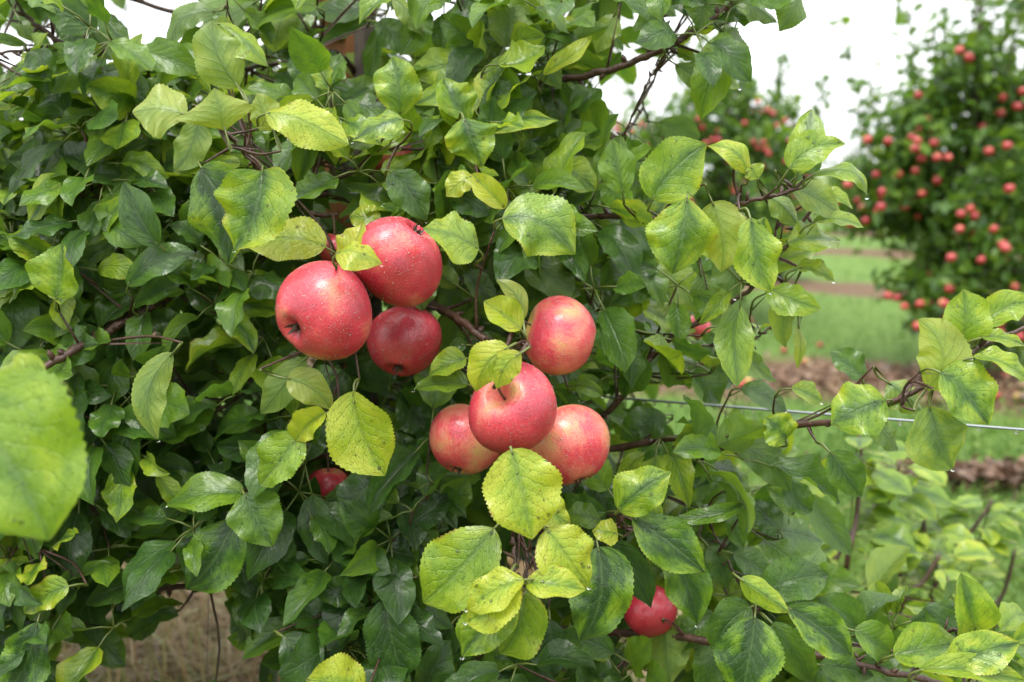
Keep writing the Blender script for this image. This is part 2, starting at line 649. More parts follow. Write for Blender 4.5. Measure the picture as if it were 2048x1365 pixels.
# branches of the near tree: (picture x, y, distance), start and end radius in mm
BR = [
    ([(700, 60, 1.18), (420, 40, 1.12), (200, -20, 1.06), (60, -40, 1.0)], 5, 2.5),
    ([(20, -60, .93), (45, 20, .94), (100, 72, .95), (185, 125, .97), (265, 178, 1.0), (420, 250, 1.08), (735, 300, 1.2)], 2.6, 6),
    ([(-60, 118, .92), (0, 107, .94), (105, 93, .955)], 2, 2),
    ([(735, 190, 1.2), (690, 120, 1.13), (640, 102, 1.08), (590, 122, 1.05), (552, 128, 1.04), (470, 140, 1.0)], 6, 2.5),
    ([(738, 235, 1.2), (850, 190, 1.08), (1060, 168, .99), (1200, 146, .955), (1280, 118, .94), (1345, 88, .92), (1420, 40, .90), (1480, -8, .89), (1560, -70, .88)], 7, 3),
    ([(738, 470, 1.2), (770, 415, 1.02), (690, 398, .95), (600, 380, .88), (520, 338, .83), (470, 285, .80)], 5, 1.8),
    ([(738, 480, 1.2), (830, 432, 1.08), (1000, 425, .98), (1150, 432, .94), (1250, 434, .90), (1330, 436, .87), (1425, 424, .84), (1500, 402, .82), (1575, 383, .81), (1620, 352, .81)], 6, 1.8),
    ([(735, 500, 1.2), (600, 490, 1.08), (440, 538, .99), (380, 566, .94), (290, 622, .89), (215, 664, .86), (145, 703, .83), (85, 738, .82), (-40, 800, .8)], 7, 4),
    ([(738, 600, 1.2), (800, 580, 1.02), (880, 617, .90), (950, 664, .84), (1000, 700, .835), (1050, 720, .85)], 7, 3.5),
    ([(735, 1000, 1.2), (900, 960, 1.1), (1120, 880, 1.01), (1225, 815, .97), (1290, 730, .94), (1345, 676, .92), (1430, 625, .90), (1520, 562, .88), (1575, 490, .86), (1602, 452, .85), (1640, 400, .84)], 6, 1.8),
    ([(735, 1060, 1.2), (950, 990, 1.1), (1150, 915, 1.02), (1340, 880, .95), (1480, 868, .90), (1640, 846, .83), (1750, 815, .80), (1850, 774, .785), (1915, 735, .78), (1965, 692, .78), (2090, 640, .78)], 6, 2.2),
    ([(735, 1180, 1.2), (1000, 1090, 1.08), (1250, 1010, 1.0), (1380, 930, .95), (1480, 884, .93)], 5, 2),
    ([(735, 1280, 1.2), (950, 1260, 1.08), (1200, 1262, .98), (1440, 1285, .9), (1640, 1312, .86), (1760, 1340, .84), (1880, 1368, .83), (2000, 1400, .82)], 7, 3),
    ([(735, 1130, 1.2), (600, 1150, 1.14), (470, 1163, 1.08), (280, 1183, 1.0), (150, 1200, .97), (0, 1190, .93)], 6, 3),
    ([(735, 860, 1.2), (520, 900, 1.1), (340, 930, 1.04), (200, 938, .97), (100, 990, .9), (-20, 1060, .85)], 5, 2),
    ([(1000, 700, .84), (1012, 850, .845), (1018, 990, .82), (1027, 1080, .79), (1030, 1152, .775)], 3, 1.6),
    ([(1318, -30, .9), (1325, 20, .905), (1330, 88, .92)], 1.6, 2.2),
    ([(1405, 1012, .96), (1430, 1070, .94), (1455, 1122, .92), (1478, 1165, .9)], 1.6, 1.6),
    ([(735, 410, 1.2), (560, 380, 1.15), (400, 395, 1.08), (280, 388, 1.03), (130, 420, 1.0), (-40, 434, .97)], 5, 2.5),
    ([(1330, 110, .94), (1300, 160, .96), (1255, 255, .99), (1240, 285, 1.0)], 1.6, 1.2),
    ([(735, 640, 1.2), (690, 720, 1.1), (668, 800, 1.06)], 3, 1.5),
    ([(1840, 500, .9), (1700, 640, .93), (1590, 760, .96)], 0, 0),
    ([(735, 340, 1.2), (830, 345, 1.12), (905, 330, 1.08), (1000, 300, 1.04)], 4, 2),
    ([(735, 560, 1.2), (640, 640, 1.12), (520, 760, 1.02), (420, 830, .97), (300, 880, .95)], 4, 2),
    ([(735, 800, 1.2), (860, 790, 1.1), (990, 760, 1.0), (1130, 700, .93), (1250, 660, .93)], 5, 2),
    ([(735, 1200, 1.2), (640, 1080, 1.08), (560, 1000, 1.0), (480, 985, .93)], 5, 2),
    ([(735, 1330, 1.2), (790, 1200, 1.05), (765, 1160, .97), (770, 1190, .93)], 4, 2),
    ([(1350, 690, .925), (1480, 690, .93), (1560, 640, .93)], 1.8, 1.2),
    ([(1330, 895, .955), (1540, 860, .9), (1560, 880, .88)], 1.6, 1.2),
    ([(1680, 1325, .85), (1800, 1300, .84), (1900, 1262, .82), (1955, 1262, .81)], 2.2, 1.4),
    ([(1440, 1285, .9), (1500, 1230, .87), (1560, 1190, .87)], 2.4, 1.4),
    ([(1060, 1100, .99), (1180, 1050, .93), (1240, 1030, .9), (1320, 1070, .89)], 2.4, 1.4),
    # above and to the left of the frame
    ([(735, -40, 1.2), (500, -160, 1.12), (200, -260, 1.0), (-60, -280, .95)], 6, 3),
    ([(735, -80, 1.2), (900, -200, 1.1), (1200, -330, 1.0), (1400, -420, .95)], 6, 3),
    ([(735, 300, 1.2), (735, 200, 1.45), (650, 120, 1.7)], 6, 3),
    ([(735, 700, 1.2), (800, 640, 1.45), (900, 600, 1.65)], 6, 3),
    ([(735, 900, 1.2), (600, 860, 1.45), (420, 820, 1.6)], 6, 3),
    ([(735, 500, 1.2), (500, 420, 1.4), (250, 360, 1.55)], 6, 3),
    ([(735, 600, 1.2), (1000, 560, 1.4), (1250, 520, 1.5)], 6, 3),
]
SAMPLES = []
trunk_pts = [(-0.165, 1.20, 0.0), (-0.172, 1.195, .3), (-0.165, 1.2, .6), (-0.175, 1.19, .9), (-0.17, 1.195, 1.15), (-0.168, 1.19, 1.4), (-0.175, 1.2, 1.7), (-0.16, 1.2, 2.0)]
acc = Acc()
path = smooth_path(trunk_pts, 40)
rad = np.interp(np.linspace(0, 1, 40), [0, .06, .5, 1], [.034, .024, .014, .006]) * (1 + .06 * np.sin(np.arange(40) * 1.7))
V, F = tube(path, rad, 10)
acc.add(V, F)
obj('trunk', acc.mesh('trunk', [M_BARK]), TREE)
SAMPLES += list(path)
for i, (pts, r0, r1) in enumerate(BR):
    if r0 == 0:
        continue
    pts3 = [P(*p) for p in pts]
    n = 10 + 5 * len(pts)
    path = smooth_path(pts3, n)
    rs = np.random.default_rng(100 + i)
    path[1:-1] += rs.normal(0, .0006, (n - 2, 3))
    rad = np.linspace(r0 * .62, r1 * .72, n) * .001
    knob = np.ones(n)
    knob[::4] += rs.uniform(.05, .3, len(knob[::4]))      # buds and old leaf scars
    acc = Acc()
    V, F = tube(path, rad * knob, 8)
    acc.add(V, F)
    for q in range(3, n - 2, 3):                          # short buds
        d = nrm(rs.normal(0, 1, 3))
        ln = rs.uniform(.006, .013)
        V, F = tube(np.array([path[q], path[q] + d * ln * .6, path[q] + d * ln]), [rad[q] * .75, rad[q] * .7 + .0006, .0004], 4)
        acc.add(V, F)
    obj('branch', acc.mesh('branch', [M_TWIG]), TREE)
    SAMPLES += list(path)
SAMP = np.array(SAMPLES)

DROPS = []          # (point, normal, radius) of water drops on the leaves
TWIGS = Acc()
TW_PTS = []


def attach(Q, T, r=.0009, away=True):
    """A spur from the end of a leaf stalk back to the nearest branch."""
    global TW_PTS
    A = np.vstack([SAMP] + TW_PTS[-400:]) if TW_PTS else SAMP
    d = np.linalg.norm(A - Q, axis=1)
    # prefer wood behind the leaf
    back = (A - Q) @ F_
    k = int(np.argmin(d + np.where(back < .015, .07, 0)))
    S = A[k]
    D = np.linalg.norm(S - Q)
    if D < .004:
        return
    m = (Q + S) / 2 + F_ * (.14 * D if away else 0) - T * .08 * D
    path = smooth_path([Q, m, S], 7)
    V, F = tube(path, np.linspace(r, r * 1.6, 7), 5)
    TWIGS.add(V, F)
    TW_PTS.append(path[2:])


def petiole(acc, P0, T, N, ln, r=.0008):
    end = P0 - T * ln * .55 - N * ln * .75
    mid = P0 - T * ln * .38 - N * ln * .22
    path = smooth_path([P0 + T * .004, mid, end], 6)
    V, F = tube(path, np.linspace(r, r * 1.5, 6), 5)
    acc.add(V, F, mi=1)
    return end


# The leaves one can pick out, read from the photograph:
# base x, y, tip x, y, width (pixels of the 2048 wide frame), distance m, tone, then options
#   c sideways bow, a arch, b second arch (tip), f fold deg, e margin roll deg, n/m tilt of the upper face right / up,
#   z how much nearer the tip is (m), w wave, k = underside faces us, s twist, p stalk length m
HERO = """
75 -40 80 42 62 .92 G f20 m.3
120 -12 228 56 52 .95 M k1 f12
40 42 66 84 32 .97 M k1
-14 76 58 92 22 .95 M f20
210 158 102 166 62 .90 M f35 m.6 n-.1
84 96 100 190 62 .86 G f14 m.4
46 128 6 180 34 .95 M k1
118 46 166 92 40 .95 G
182 60 224 122 42 .97 M k1
412 104 240 140 54 .92 M a.12 e-40 m.8 f0
432 24 343 106 46 .93 M c.22 k1 f10
512 6 390 76 48 .95 M f20 k1
634 14 498 74 56 .95 M a.22 m.6 e-30
545 10 515 80 44 .99 G
478 174 424 40 88 .80 L c-.08 f8 k1 m-.1
432 46 538 134 58 .80 L a.10 m.8 e-50 f-5
372 232 264 226 98 .76 Y f28 e-30 m.5 k1 c.1
450 262 428 176 112 .74 Y f32 m.3 k1 z.01
548 262 512 186 58 .76 Y f15 k1 n-.4
530 226 698 290 84 .75 Y a.13 m.7 e-35 f4 b.02
396 238 348 342 66 .86 L f10 k1 c-.1
482 326 346 346 44 .88 L m.7 a.12
402 336 456 530 118 .83 W c-.16 f14 n-.25 a.05
524 342 468 500 138 .77 V c-.10 f18 n.1 a.12 m.35
318 492 248 364 64 .83 G f16 n-.2 c-.05
232 456 158 350 38 .92 M c-.2 f30
-8 372 118 345 52 .95 M a.18 m.5
136 345 68 302 46 1.0 G m.8
206 396 168 348 42 1.0 G
652 494 490 494 84 .80 Y a.10 m.55 f8 c.06
590 154 702 190 46 .98 G m.6 a.08
800 232 783 114 80 .84 V f22 c.04 m.2
806 238 704 282 56 .80 V a.14 m.75 e-30 f6
936 244 888 158 72 .84 V f24 c-.08 m.2
928 236 965 334 98 .80 V f-14 e-20 m.5 n-.15 c.05
964 254 1074 184 74 .87 G f16 m.35 c-.05
978 264 1118 242 42 .86 V a.14 m.8 e-30
994 128 1090 92 60 .86 L a-.12 m.9 f20 e20 c.1
1010 96 1032 -24 84 .90 L k1 f14
918 100 968 42 28 .95 G f25
1070 96 1076 42 46 .95 G
1096 76 1164 50 36 .92 L m1.2 a.1
1086 150 1184 72 34 .88 Y f20 a.08 c.1 m.6
1230 28 1192 108 46 .95 L k1 f10
1330 44 1266 66 40 .95 M m.6
1410 -24 1394 62 74 .90 M f16 n.2
1150 226 1202 178 50 .95 G f35 m.3
1158 244 1078 190 72 .98 G f14
1128 242 1162 314 58 .95 M k1 f10
1246 388 1224 280 64 .84 M f10 n-.1 m.2
1304 400 1414 288 112 .79 V f14 c-.10 m.15 n.05
1374 396 1344 550 122 .78 V f-16 n.05 a.10 m.3 e-14 w.05
1004 436 1150 510 112 .77 V a.20 m.6 f6 e-25 c-.06
948 352 892 394 46 .80 Y a.22 m.6 k0 f12
1012 416 944 348 44 .79 Y a.12 f24 e30 m.3
908 386 978 432 58 .84 G m.7 a.1
784 344 852 442 66 .82 G f14 m.45 n.1
804 408 686 372 38 .88 M a.12 m.6
714 362 772 300 36 .92 M f22
750 346 786 368 26 .95 M
1068 366 988 332 46 .90 V m.6 f16
1058 372 1122 298 56 .92 G f18
1112 334 1192 382 56 .90 V a.12 m.6
958 498 846 456 92 .745 V m.6 f10 a.08 e-20 z.02
762 440 698 434 52 .84 Y m.5 f12
828 432 762 410 24 .85 M m.9
676 522 724 444 48 .74 Y f20 n-.3 c.15
672 508 764 528 56 .715 Y a.25 m.8 e-30 f0 b.12
1158 450 1226 468 36 .93 M m.8 a.12
1244 432 1322 520 48 .92 G a.14 f20 n-.2
1222 410 1160 424 26 .92 M
755 44 826 106 58 1.0 G
786 -4 846 72 38 .95 L m.9 k1
746 222 690 158 66 1.02 M f12
1402 12 1440 66 34 .95 G
1440 60 1474 120 52 .92 M c-.2 k1
1350 104 1390 126 26 .95 L m.6
1350 130 1430 176 48 .92 M f10 k1
1446 124 1480 176 46 .90 L f18 c.2
1464 4 1554 46 46 .89 M k1 f18
1600 -14 1558 64 58 .88 M f25 k1 n.3
1496 350 1414 292 46 .79 Y a.25 m.5 e-30 f10 c.1
1498 330 1516 358 40 .79 L f20
1594 350 1622 218 60 .80 V f18 n-.25 m.2
1578 338 1690 288 62 .78 L a.10 f26 m.5 c-.1
1600 345 1642 304 40 .83 G
1622 352 1734 394 34 .79 L a.34 m.8 e-25 f5 b.34
1582 376 1682 430 62 .82 L a.14 m.5 f10 k1
1640 384 1706 418 32 .84 L a.15 m.8
1626 444 1728 456 30 .82 L a.14 m1.0
1574 486 1682 482 62 .83 L a.16 m.9 f22 e-30
1424 404 1442 545 92 .80 Y c-.08 f8 k1 m.1
1502 436 1542 584 86 .76 V c.10 f12 n.1 a.08 m.2
1536 392 1596 450 48 .85 L f15 k1
1440 500 1470 596 72 .86 M k1 c-.1
1400 546 1422 626 52 .90 M k1
1252 632 1276 562 62 .93 L a.2 f14 m.6
1280 604 1392 664 46 .92 L m1.1 a-.08 f20
1590 538 1668 562 30 .84 L a.15 m1.0
1530 586 1618 604 22 .88 L m1.1
1582 586 1572 696 48 .85 L k1 f22 c.1
1596 650 1594 738 22 .85 Y k1
1436 652 1520 682 34 .93 L m1.2 f20
1450 676 1396 726 46 .96 G
1316 670 1250 732 56 .97 G
1486 690 1554 764 32 .93 M c.15 f20
1420 738 1470 764 50 .97 G m.5
1384 745 1440 808 52 .95 G m.8
1482 776 1574 822 42 .91 G m1.0
1582 776 1644 804 36 .86 L m.9 a.12
1726 758 1660 704 52 .82 G m.7 f10
1772 800 1662 850 94 .77 V m.6 a.12 f8 e-20
1850 780 1836 638 92 .755 Y c.26 f8 m.1 n-.1 k1
1924 682 1926 578 84 .76 V f20 n-.1 m.3
1966 656 2070 604 54 .76 L a.08 m.6 f20 c-.1
1962 674 2050 692 26 .75 L a.12 m1.0
1946 714 2056 762 40 .74 L a.16 m1.0 f8
1882 744 1976 850 104 .74 V f22 n.1 m.45 a.08
1858 812 1906 938 112 .75 V c.10 f10 m.25 k1 w.04
1774 766 1846 826 62 .80 L k1
1738 840 1796 902 46 .83 M k1
1572 880 1530 834 66 .84 V f22 m.5
1448 866 1528 868 36 .90 L m.6
1468 884 1582 986 62 .87 G c-.1 k1
1660 904 1724 994 66 .82 G f10 n-.1 a.1
1042 658 968 602 58 .76 Y f22 m.4 a.05
1046 640 992 560 34 .78 Y c.15 f25 k1
1018 694 952 784 74 .705 Y a.22 m.45 f5 e-35 c.12
1042 706 994 778 54 .70 Y a.12 c.12 f5 e-25 n.2
932 716 858 752 46 .80 L f12 m.6
936 768 826 780 40 .80 M f14 m.9 a.08
932 690 898 694 26 .84 G
706 782 770 952 122 .755 Y c.07 f10 m.2 w.03 a.04
574 758 664 822 60 .77 Y f4 c-.12 m.3 k1
652 826 590 884 58 .755 Y f30 e30 c.1 m.2
604 866 520 970 82 .76 L f20 c-.05 m.2 n-.15
612 716 522 828 62 .84 L f14 k1
764 948 690 1044 82 .88 G f10 m.3
1022 898 1064 1080 142 .70 Y c-.04 f8 m.3 w.05 a.06 p.003 q1
1074 978 1142 1050 56 .74 Y c.12 f18 a.1 m.3
988 1056 846 1206 130 .725 L f14 c-.05 m.25 a.10
1022 1142 930 1244 86 .70 Y c-.12 f12 a.14 m.3
1048 1158 932 1218 56 .69 Y a.10 m.9 e-20
1092 1058 1178 1174 104 .705 Y c.06 f10 a.14 m.35 w.05
1052 1166 1172 1180 48 .695 Y a.14 m.8 e-20
1034 1200 924 1314 86 .715 V f20 m.25 c.05
1046 1180 1000 1308 96 .735 L f14 n.15 c-.1
1236 1068 1184 1062 42 .80 Y m.6 a.12
1200 1040 1130 1028 44 .84 M m.6
1236 1022 1342 944 84 .78 V a.16 f6 e-30 m.4 c-.05
1296 1000 1316 1046 32 .80 L a.2 f20
1196 1094 1160 1284 118 .79 W c-.12 f10 m.2 n.05
1224 1080 1302 1216 60 .83 G c-.06 f10 m.2
1264 1034 1410 1146 86 .79 W a.06 m.3 f10
1326 1090 1394 1250 78 .81 W c-.08 f22 m.2
770 1196 810 1360 104 .84 G f10 m.35 a.06
768 1164 564 1114 94 .90 G f10 m.3 c.06
712 1126 786 1068 62 .98 G
804 946 902 1040 88 .92 G f8
886 1040 938 954 56 .92 M
724 1385 612 1360 92 .78 Y a.14 m.5
566 1272 632 1372 72 .84 G a.10 m.5 f10 c-.1
470 1040 372 1180 106 .84 W f14 c-.08 m.3 a.06
490 986 332 1010 62 .84 M m.8 a.12 f14
488 988 546 1094 94 .83 M f14 a.08 m.2
-80 790 98 1082 290 .52 N c-.07 f18 m.1 w.05 n.1
92 752 -10 764 62 .56 L m.8
74 1244 -12 1400 100 .83 W c-.12 f10 m.35
138 1172 48 1226 52 .84 L f20 m.5
98 1180 48 1116 42 .92 G
108 1176 236 1124 22 .88 M m1.2 a.1
272 1180 176 1186 46 .93 G a.14
274 1208 358 1232 42 1.0 G
324 1228 258 1274 50 1.0 G
118 1220 206 1278 62 .95 G
172 1242 252 1334 62 1.0 G
506 1202 484 1280 28 1.0 G
548 1200 496 1276 46 .95 M
612 1208 544 1280 58 .94 G m.6
706 1194 616 1276 74 .93 G
462 1062 544 1192 66 .93 G c.1
424 1158 468 1110 30 1.0 L
166 1088 224 1028 54 1.05 L
98 1088 170 1042 40 1.05 L
346 706 316 880 66 .80 L c.18 f22 k1
240 714 208 824 68 .88 G f10
218 742 336 806 62 .95 G
264 880 186 920 58 .92 G m.8
230 820 336 852 42 .95 G
376 640 450 682 46 .96 G
298 634 380 674 44 .90 G a.1 m.5
430 718 562 684 60 .98 G a.1
380 552 458 642 58 .92 G m.5 a.12
452 552 492 650 46 .95 G
254 572 392 506 62 .84 G f10 m.5 a.1 c-.1
266 612 368 560 44 .86 G a.16 m.7
204 578 140 518 48 .88 G f14
112 596 126 488 96 .80 L f26 m.35 c.05
28 620 104 612 46 .90 G m.7
84 674 182 608 44 .86 M f10
242 622 158 634 38 .88 G f16
196 622 240 584 34 .88 G f20
98 680 10 706 30 .88 M
-6 660 14 604 50 .88 G m.6
26 442 78 516 56 .92 G
238 478 162 534 42 .90 M a.14
1510 1236 1482 1400 112 .80 W f10 m.3 a.06
1544 1246 1622 1364 62 .84 G c-.06
1502 1214 1428 1304 66 .84 G f12 c.15
1480 1158 1580 1226 48 .80 L a.10 f-10 e-30 m.2
1574 1214 1704 1312 74 .80 W f10 m.45 a.08
1714 1260 1634 1194 58 .86 G m.6
1528 1182 1658 1150 70 .86 G a.16 m.6
1466 1106 1542 1152 48 .90 G m.7
1468 1002 1488 1096 52 .92 G c.1
1560 1062 1500 998 56 .94 G m.9
1588 1022 1532 974 38 .94 M
1576 956 1626 1022 52 .90 G c.15
1488 1006 1348 1034 30 .86 M a.12 m.6 c-.1
1416 1092 1456 1178 46 .92 G
1708 1260 1782 1304 62 .82 M m.5
1786 1310 1926 1286 68 .80 V m.8 a.12
1940 1288 1848 1216 62 .84 G a.10
1952 1260 1922 1146 80 .80 V f24 m.3
1890 1334 2040 1286 64 .77 V a.10 m.6 f10
1838 1340 2056 1364 36 .77 L m1.0
1806 1310 1716 1330 36 .84 G
1640 1330 1748 1352 46 .84 G
930 470 962 520 40 .88 G
1060 500 1162 590 74 .90 M k1 a.12 c.12
1048 480 1066 596 44 .92 G f25
1010 470 1048 560 38 .95 G
860 520 846 622 66 .84 M k1 c.1
600 520 520 560 48 .95 G m.8
560 600 500 690 60 1.0 G
880 690 960 640 54 .97 G
620 740 700 800 56 .98 G
800 790 870 880 70 .96 G
700 1010 800 1000 60 .98 G
640 1060 560 1020 56 .96 G
900 1250 860 1340 70 .92 G
1100 1240 1110 1350 80 .92 G
1330 1260 1340 1370 76 .92 L k1
1240 1300 1190 1380 70 .95 G
1180 960 1230 1050 60 .92 G
1330 830 1240 880 64 1.0 G
1290 830 1330 940 62 1.0 G
1200 760 1160 800 44 .90 M m.8
1150 770 1206 792 26 .84 M a.2
"""
def parse(line):
    t = line.split()
    o = dict(c=0, a=None, b=None, f=None, e=0, n=None, m=None, z=None, w=None, k=0, s=None, p=None, q=0)
    for s in t[7:]:
        o[s[0]] = float(s[1:])
    return [float(x) for x in t[:6]], t[6], o


HERO_FRAMES = []
n_leaf_objects = 0
for hi, line in enumerate([l for l in HERO.strip().splitlines() if l.strip()]):
    (bx, by, tx, ty, wp, dd), tone, o = parse(line)
    rs = np.random.default_rng(1000 + hi)
    g = lambda k, lo, hi_: rs.uniform(lo, hi_) if o[k] is None else o[k]
    Lp = math.hypot(tx - bx, ty - by)
    n_, m_ = g('n', -.3, .3), g('m', .15, .6)
    a1 = g('a', .02, .18)
    a2 = o['b'] if o['b'] is not None else a1 * rs.uniform(.3, 1.0)
    z_ = g('z', -.15, .12) if o['z'] is None else o['z'] / (Lp / FPX * dd)
    P0 = P(bx, by, dd)
    P3 = P(tx, ty, dd - z_ * Lp / FPX * dd)
    T0 = nrm(P3 - P0)
    N0 = -F_ + X_ * n_ + U_ * m_
    N0 = nrm(N0 - T0 * (N0 @ T0))
    S0 = np.cross(T0, N0)
    fold = g('f', 4, 30)
    if o['e'] == 0:
        o['e'] = rs.uniform(-32, 18)
    vis = math.hypot(S0 @ X_, S0 @ U_) * math.cos(R_(min(60, abs(fold + o['e'] * .4))))
    W = 1.14 * wp / FPX * dd / max(.55, vis)
    wave = g('w', .03, .085)
    tw = g('s', -34, 34)
    if o['k']:
        N0 = -N0
        a1, a2 = -a1, -a2
        c_ = -o['c']
    else:
        c_ = o['c'] + rs.uniform(-.035, .035)
    acc = Acc()
    big = Lp > 60
    V, F, UV, T, N = leaf_grid(P0, P3, N0, W, c_, c_, a1, a2, fold, o['e'], tw, wave, 2000 + hi,
                               rows=44 if Lp > 90 else (26 if big else 18), teeth=.026 if Lp > 90 else .03, irr=.10,
                               shape=rs.uniform(.70, .95))
    if tone == 'G' and by > 930 and 380 < bx < 1400:  # low in the middle the shade is painted in as a darker green
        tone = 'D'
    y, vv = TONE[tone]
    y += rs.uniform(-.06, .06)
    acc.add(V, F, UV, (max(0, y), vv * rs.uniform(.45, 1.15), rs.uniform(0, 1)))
    pl = o['p'] if o['p'] is not None else rs.uniform(.016, .028)
    Q = petiole(acc, P0, T[0], N[0], pl)
    obj('leaf', acc.mesh('leaf', [M_LEAF, M_PETIOLE]), TREE)
    n_leaf_objects += 1
    if o['q']:                                            # its stalk bends back under the blade, below the fruit
        V_, F_q = tube(smooth_path([P0 + T[0] * .004, P(1026, 925, .728), P(1021, 955, .775), P(1018, 990, .82)], 10), np.linspace(.0008, .0012, 10), 5)
        TWIGS.add(V_, F_q)
    elif dd > .6:
        attach(Q, T[0])
    # water drops on the blade
    nd = int(min(26, Lp * wp / 420)) if dd < .9 and not o['k'] else (4 if dd < .9 else 0)
    rows = len(T)
    Vg = V.reshape(rows, -1, 3)
    for _ in range(nd):
        i, j = rs.integers(2, rows - 2), rs.integers(0, Vg.shape[1] - 1)
        fi, fj = rs.random(2)
        p = Vg[i, j] * (1 - fi) * (1 - fj) + Vg[i + 1, j] * fi * (1 - fj) + Vg[i, j + 1] * (1 - fi) * fj + Vg[i + 1, j + 1] * fi * fj
        nn = nrm(np.cross(Vg[i + 1, j] - Vg[i, j], Vg[i, j + 1] - Vg[i, j]))
        if nn @ N[i] < 0:
            nn = -nn
        DROPS.append((p, nn, min(.0014, .0004 * (1 + rs.pareto(2.6)))))
    if rs.random() < .35 and dd < .92 and P3[2] < P0[2]:
        DROPS.append((P3 - UP * .0012, -UP, .0016))

# ------------------------------------------------------------------ inner foliage of the near tree: rosettes of leaves on spurs
DENS = np.array([[int(c) for c in r] for r in """
3112344334430000
5566777653100000
8989999874100000
9999999986210000
9999999986420000
8767899997510000
9888999998540000
9989999999752000
8779999999741000
8626999999962211
4201699999986664""".split()], dtype=float)


def density(px, py):
    gx, gy = px / 128 - .5, py / 124 - .5
    gx, gy = min(max(gx, 0), 15), min(max(gy, 0), 10)
    i, j = int(gy), int(gx)
    i2, j2 = min(i + 1, 10), min(j + 1, 15)
    fy, fx = gy - i, gx - j
    return (DENS[i, j] * (1 - fx) + DENS[i, j2] * fx) * (1 - fy) + (DENS[i2, j] * (1 - fx) + DENS[i2, j2] * fx) * fy


GAPS = [(310, 50, 85, 60), (35, 70, 40, 35), (400, 1210, 80, 60), (335, 640, 70, 30), (1560, 120, 90, 120), (1240, 215, 50, 50), (440, 640, 40, 30), (330, 1320, 220, 60), (705, 125, 38, 45), (790, 318, 46, 40), (648, 985, 36, 56), (1400, 812, 230, 26)]


def in_gap(px, py):
    return any(((px - x) / a) ** 2 + ((py - y) / b_) ** 2 < 1 for x, y, a, b_ in GAPS)


fill = []           # (distance, picture position, leaf arguments)
n_ros, tries = 0, 0
ROW_DIR = nrm(np.array([.943, -.334, 0]))
ROW_N = np.array([.334, .943, 0])
TRUNK = np.array([-.17, 1.19, 0])
while n_ros < 960 and tries < 60000:
    tries += 1
    s, t, z = RNG.uniform(-1.05, .95), RNG.normal(.12, .22), RNG.uniform(.38, 1.95)
    c = TRUNK + ROW_DIR * s + ROW_N * t
    c[2] = z
    px, py, d = proj(c)
    if d < .95 or t > .62 or abs(t - .12) > .62 - .55 * max(0, z - 1.05):
        continue
    if -150 < px < 2200 and -120 < py < 1480:
        k = density(px, py) / 9
        if RNG.random() > k ** 1.15 or in_gap(px, py):
            continue
    else:
        if px > 1500 or RNG.random() > .28:
            continue
    n_ros += 1
    out = nrm(ROW_N * np.sign(t - .1) * .5 * RNG.random() + UP * RNG.uniform(.1, .9) + RNG.normal(0, .5, 3))
    a = nrm(np.cross(out, [.3, .5, .8]))
    b2 = np.cross(out, a)
    k0 = RNG.uniform(0, 6.28)
    nl = RNG.integers(5, 9)
    attach(c, out, .0011, True)
    young = RNG.random() < (.55 if py < 420 else .25)
    for q in range(nl):
        az = k0 + q * 2.4
        el = R_(RNG.uniform(35, 105))
        T = nrm(out * math.cos(el) + (a * math.cos(az) + b2 * math.sin(az)) * math.sin(el) - UP * .25)
        N = nrm(out * math.sin(el) - (a * math.cos(az) + b2 * math.sin(az)) * math.cos(el) + UP * .25)
        st = RNG.uniform(.016, .032)
        P0 = c + T * st
        L = RNG.uniform(.042, .082)
        P3 = P0 + T * L - UP * L * RNG.uniform(0, .35)
        qx, qy, qd = proj((P0 + P3) / 2)
        if in_gap(qx, qy):
            continue
        # keep the alley on the right and the sky open
        if -100 < qx < 2150 and -60 < qy < 1400 and RNG.random() > (density(qx, qy) / 9) ** .5 * 1.15:
            continue
        ar = RNG.uniform(.0, .14)
        fill.append((qd, qx, qy, dict(P0=P0, P3=P3, N0=N, W=L * RNG.uniform(.46, .64), c1=RNG.uniform(-.08, .08), c2=RNG.uniform(-.08, .08), a1=ar, a2=ar * .8,
                     fold=RNG.uniform(4, 32), edge=RNG.uniform(-30, 20), twist=RNG.uniform(-30, 30), wave=RNG.uniform(.01, .06), seed=int(RNG.integers(1 << 30))),
                     ('M' if RNG.random() < .7 else 'L') if young and RNG.random() < .7 else (('D' if py > 850 and px < 1500 else 'G') if RNG.random() < .8 else 'M'), c, T))  # lower rosettes get the darker green that stands for shade

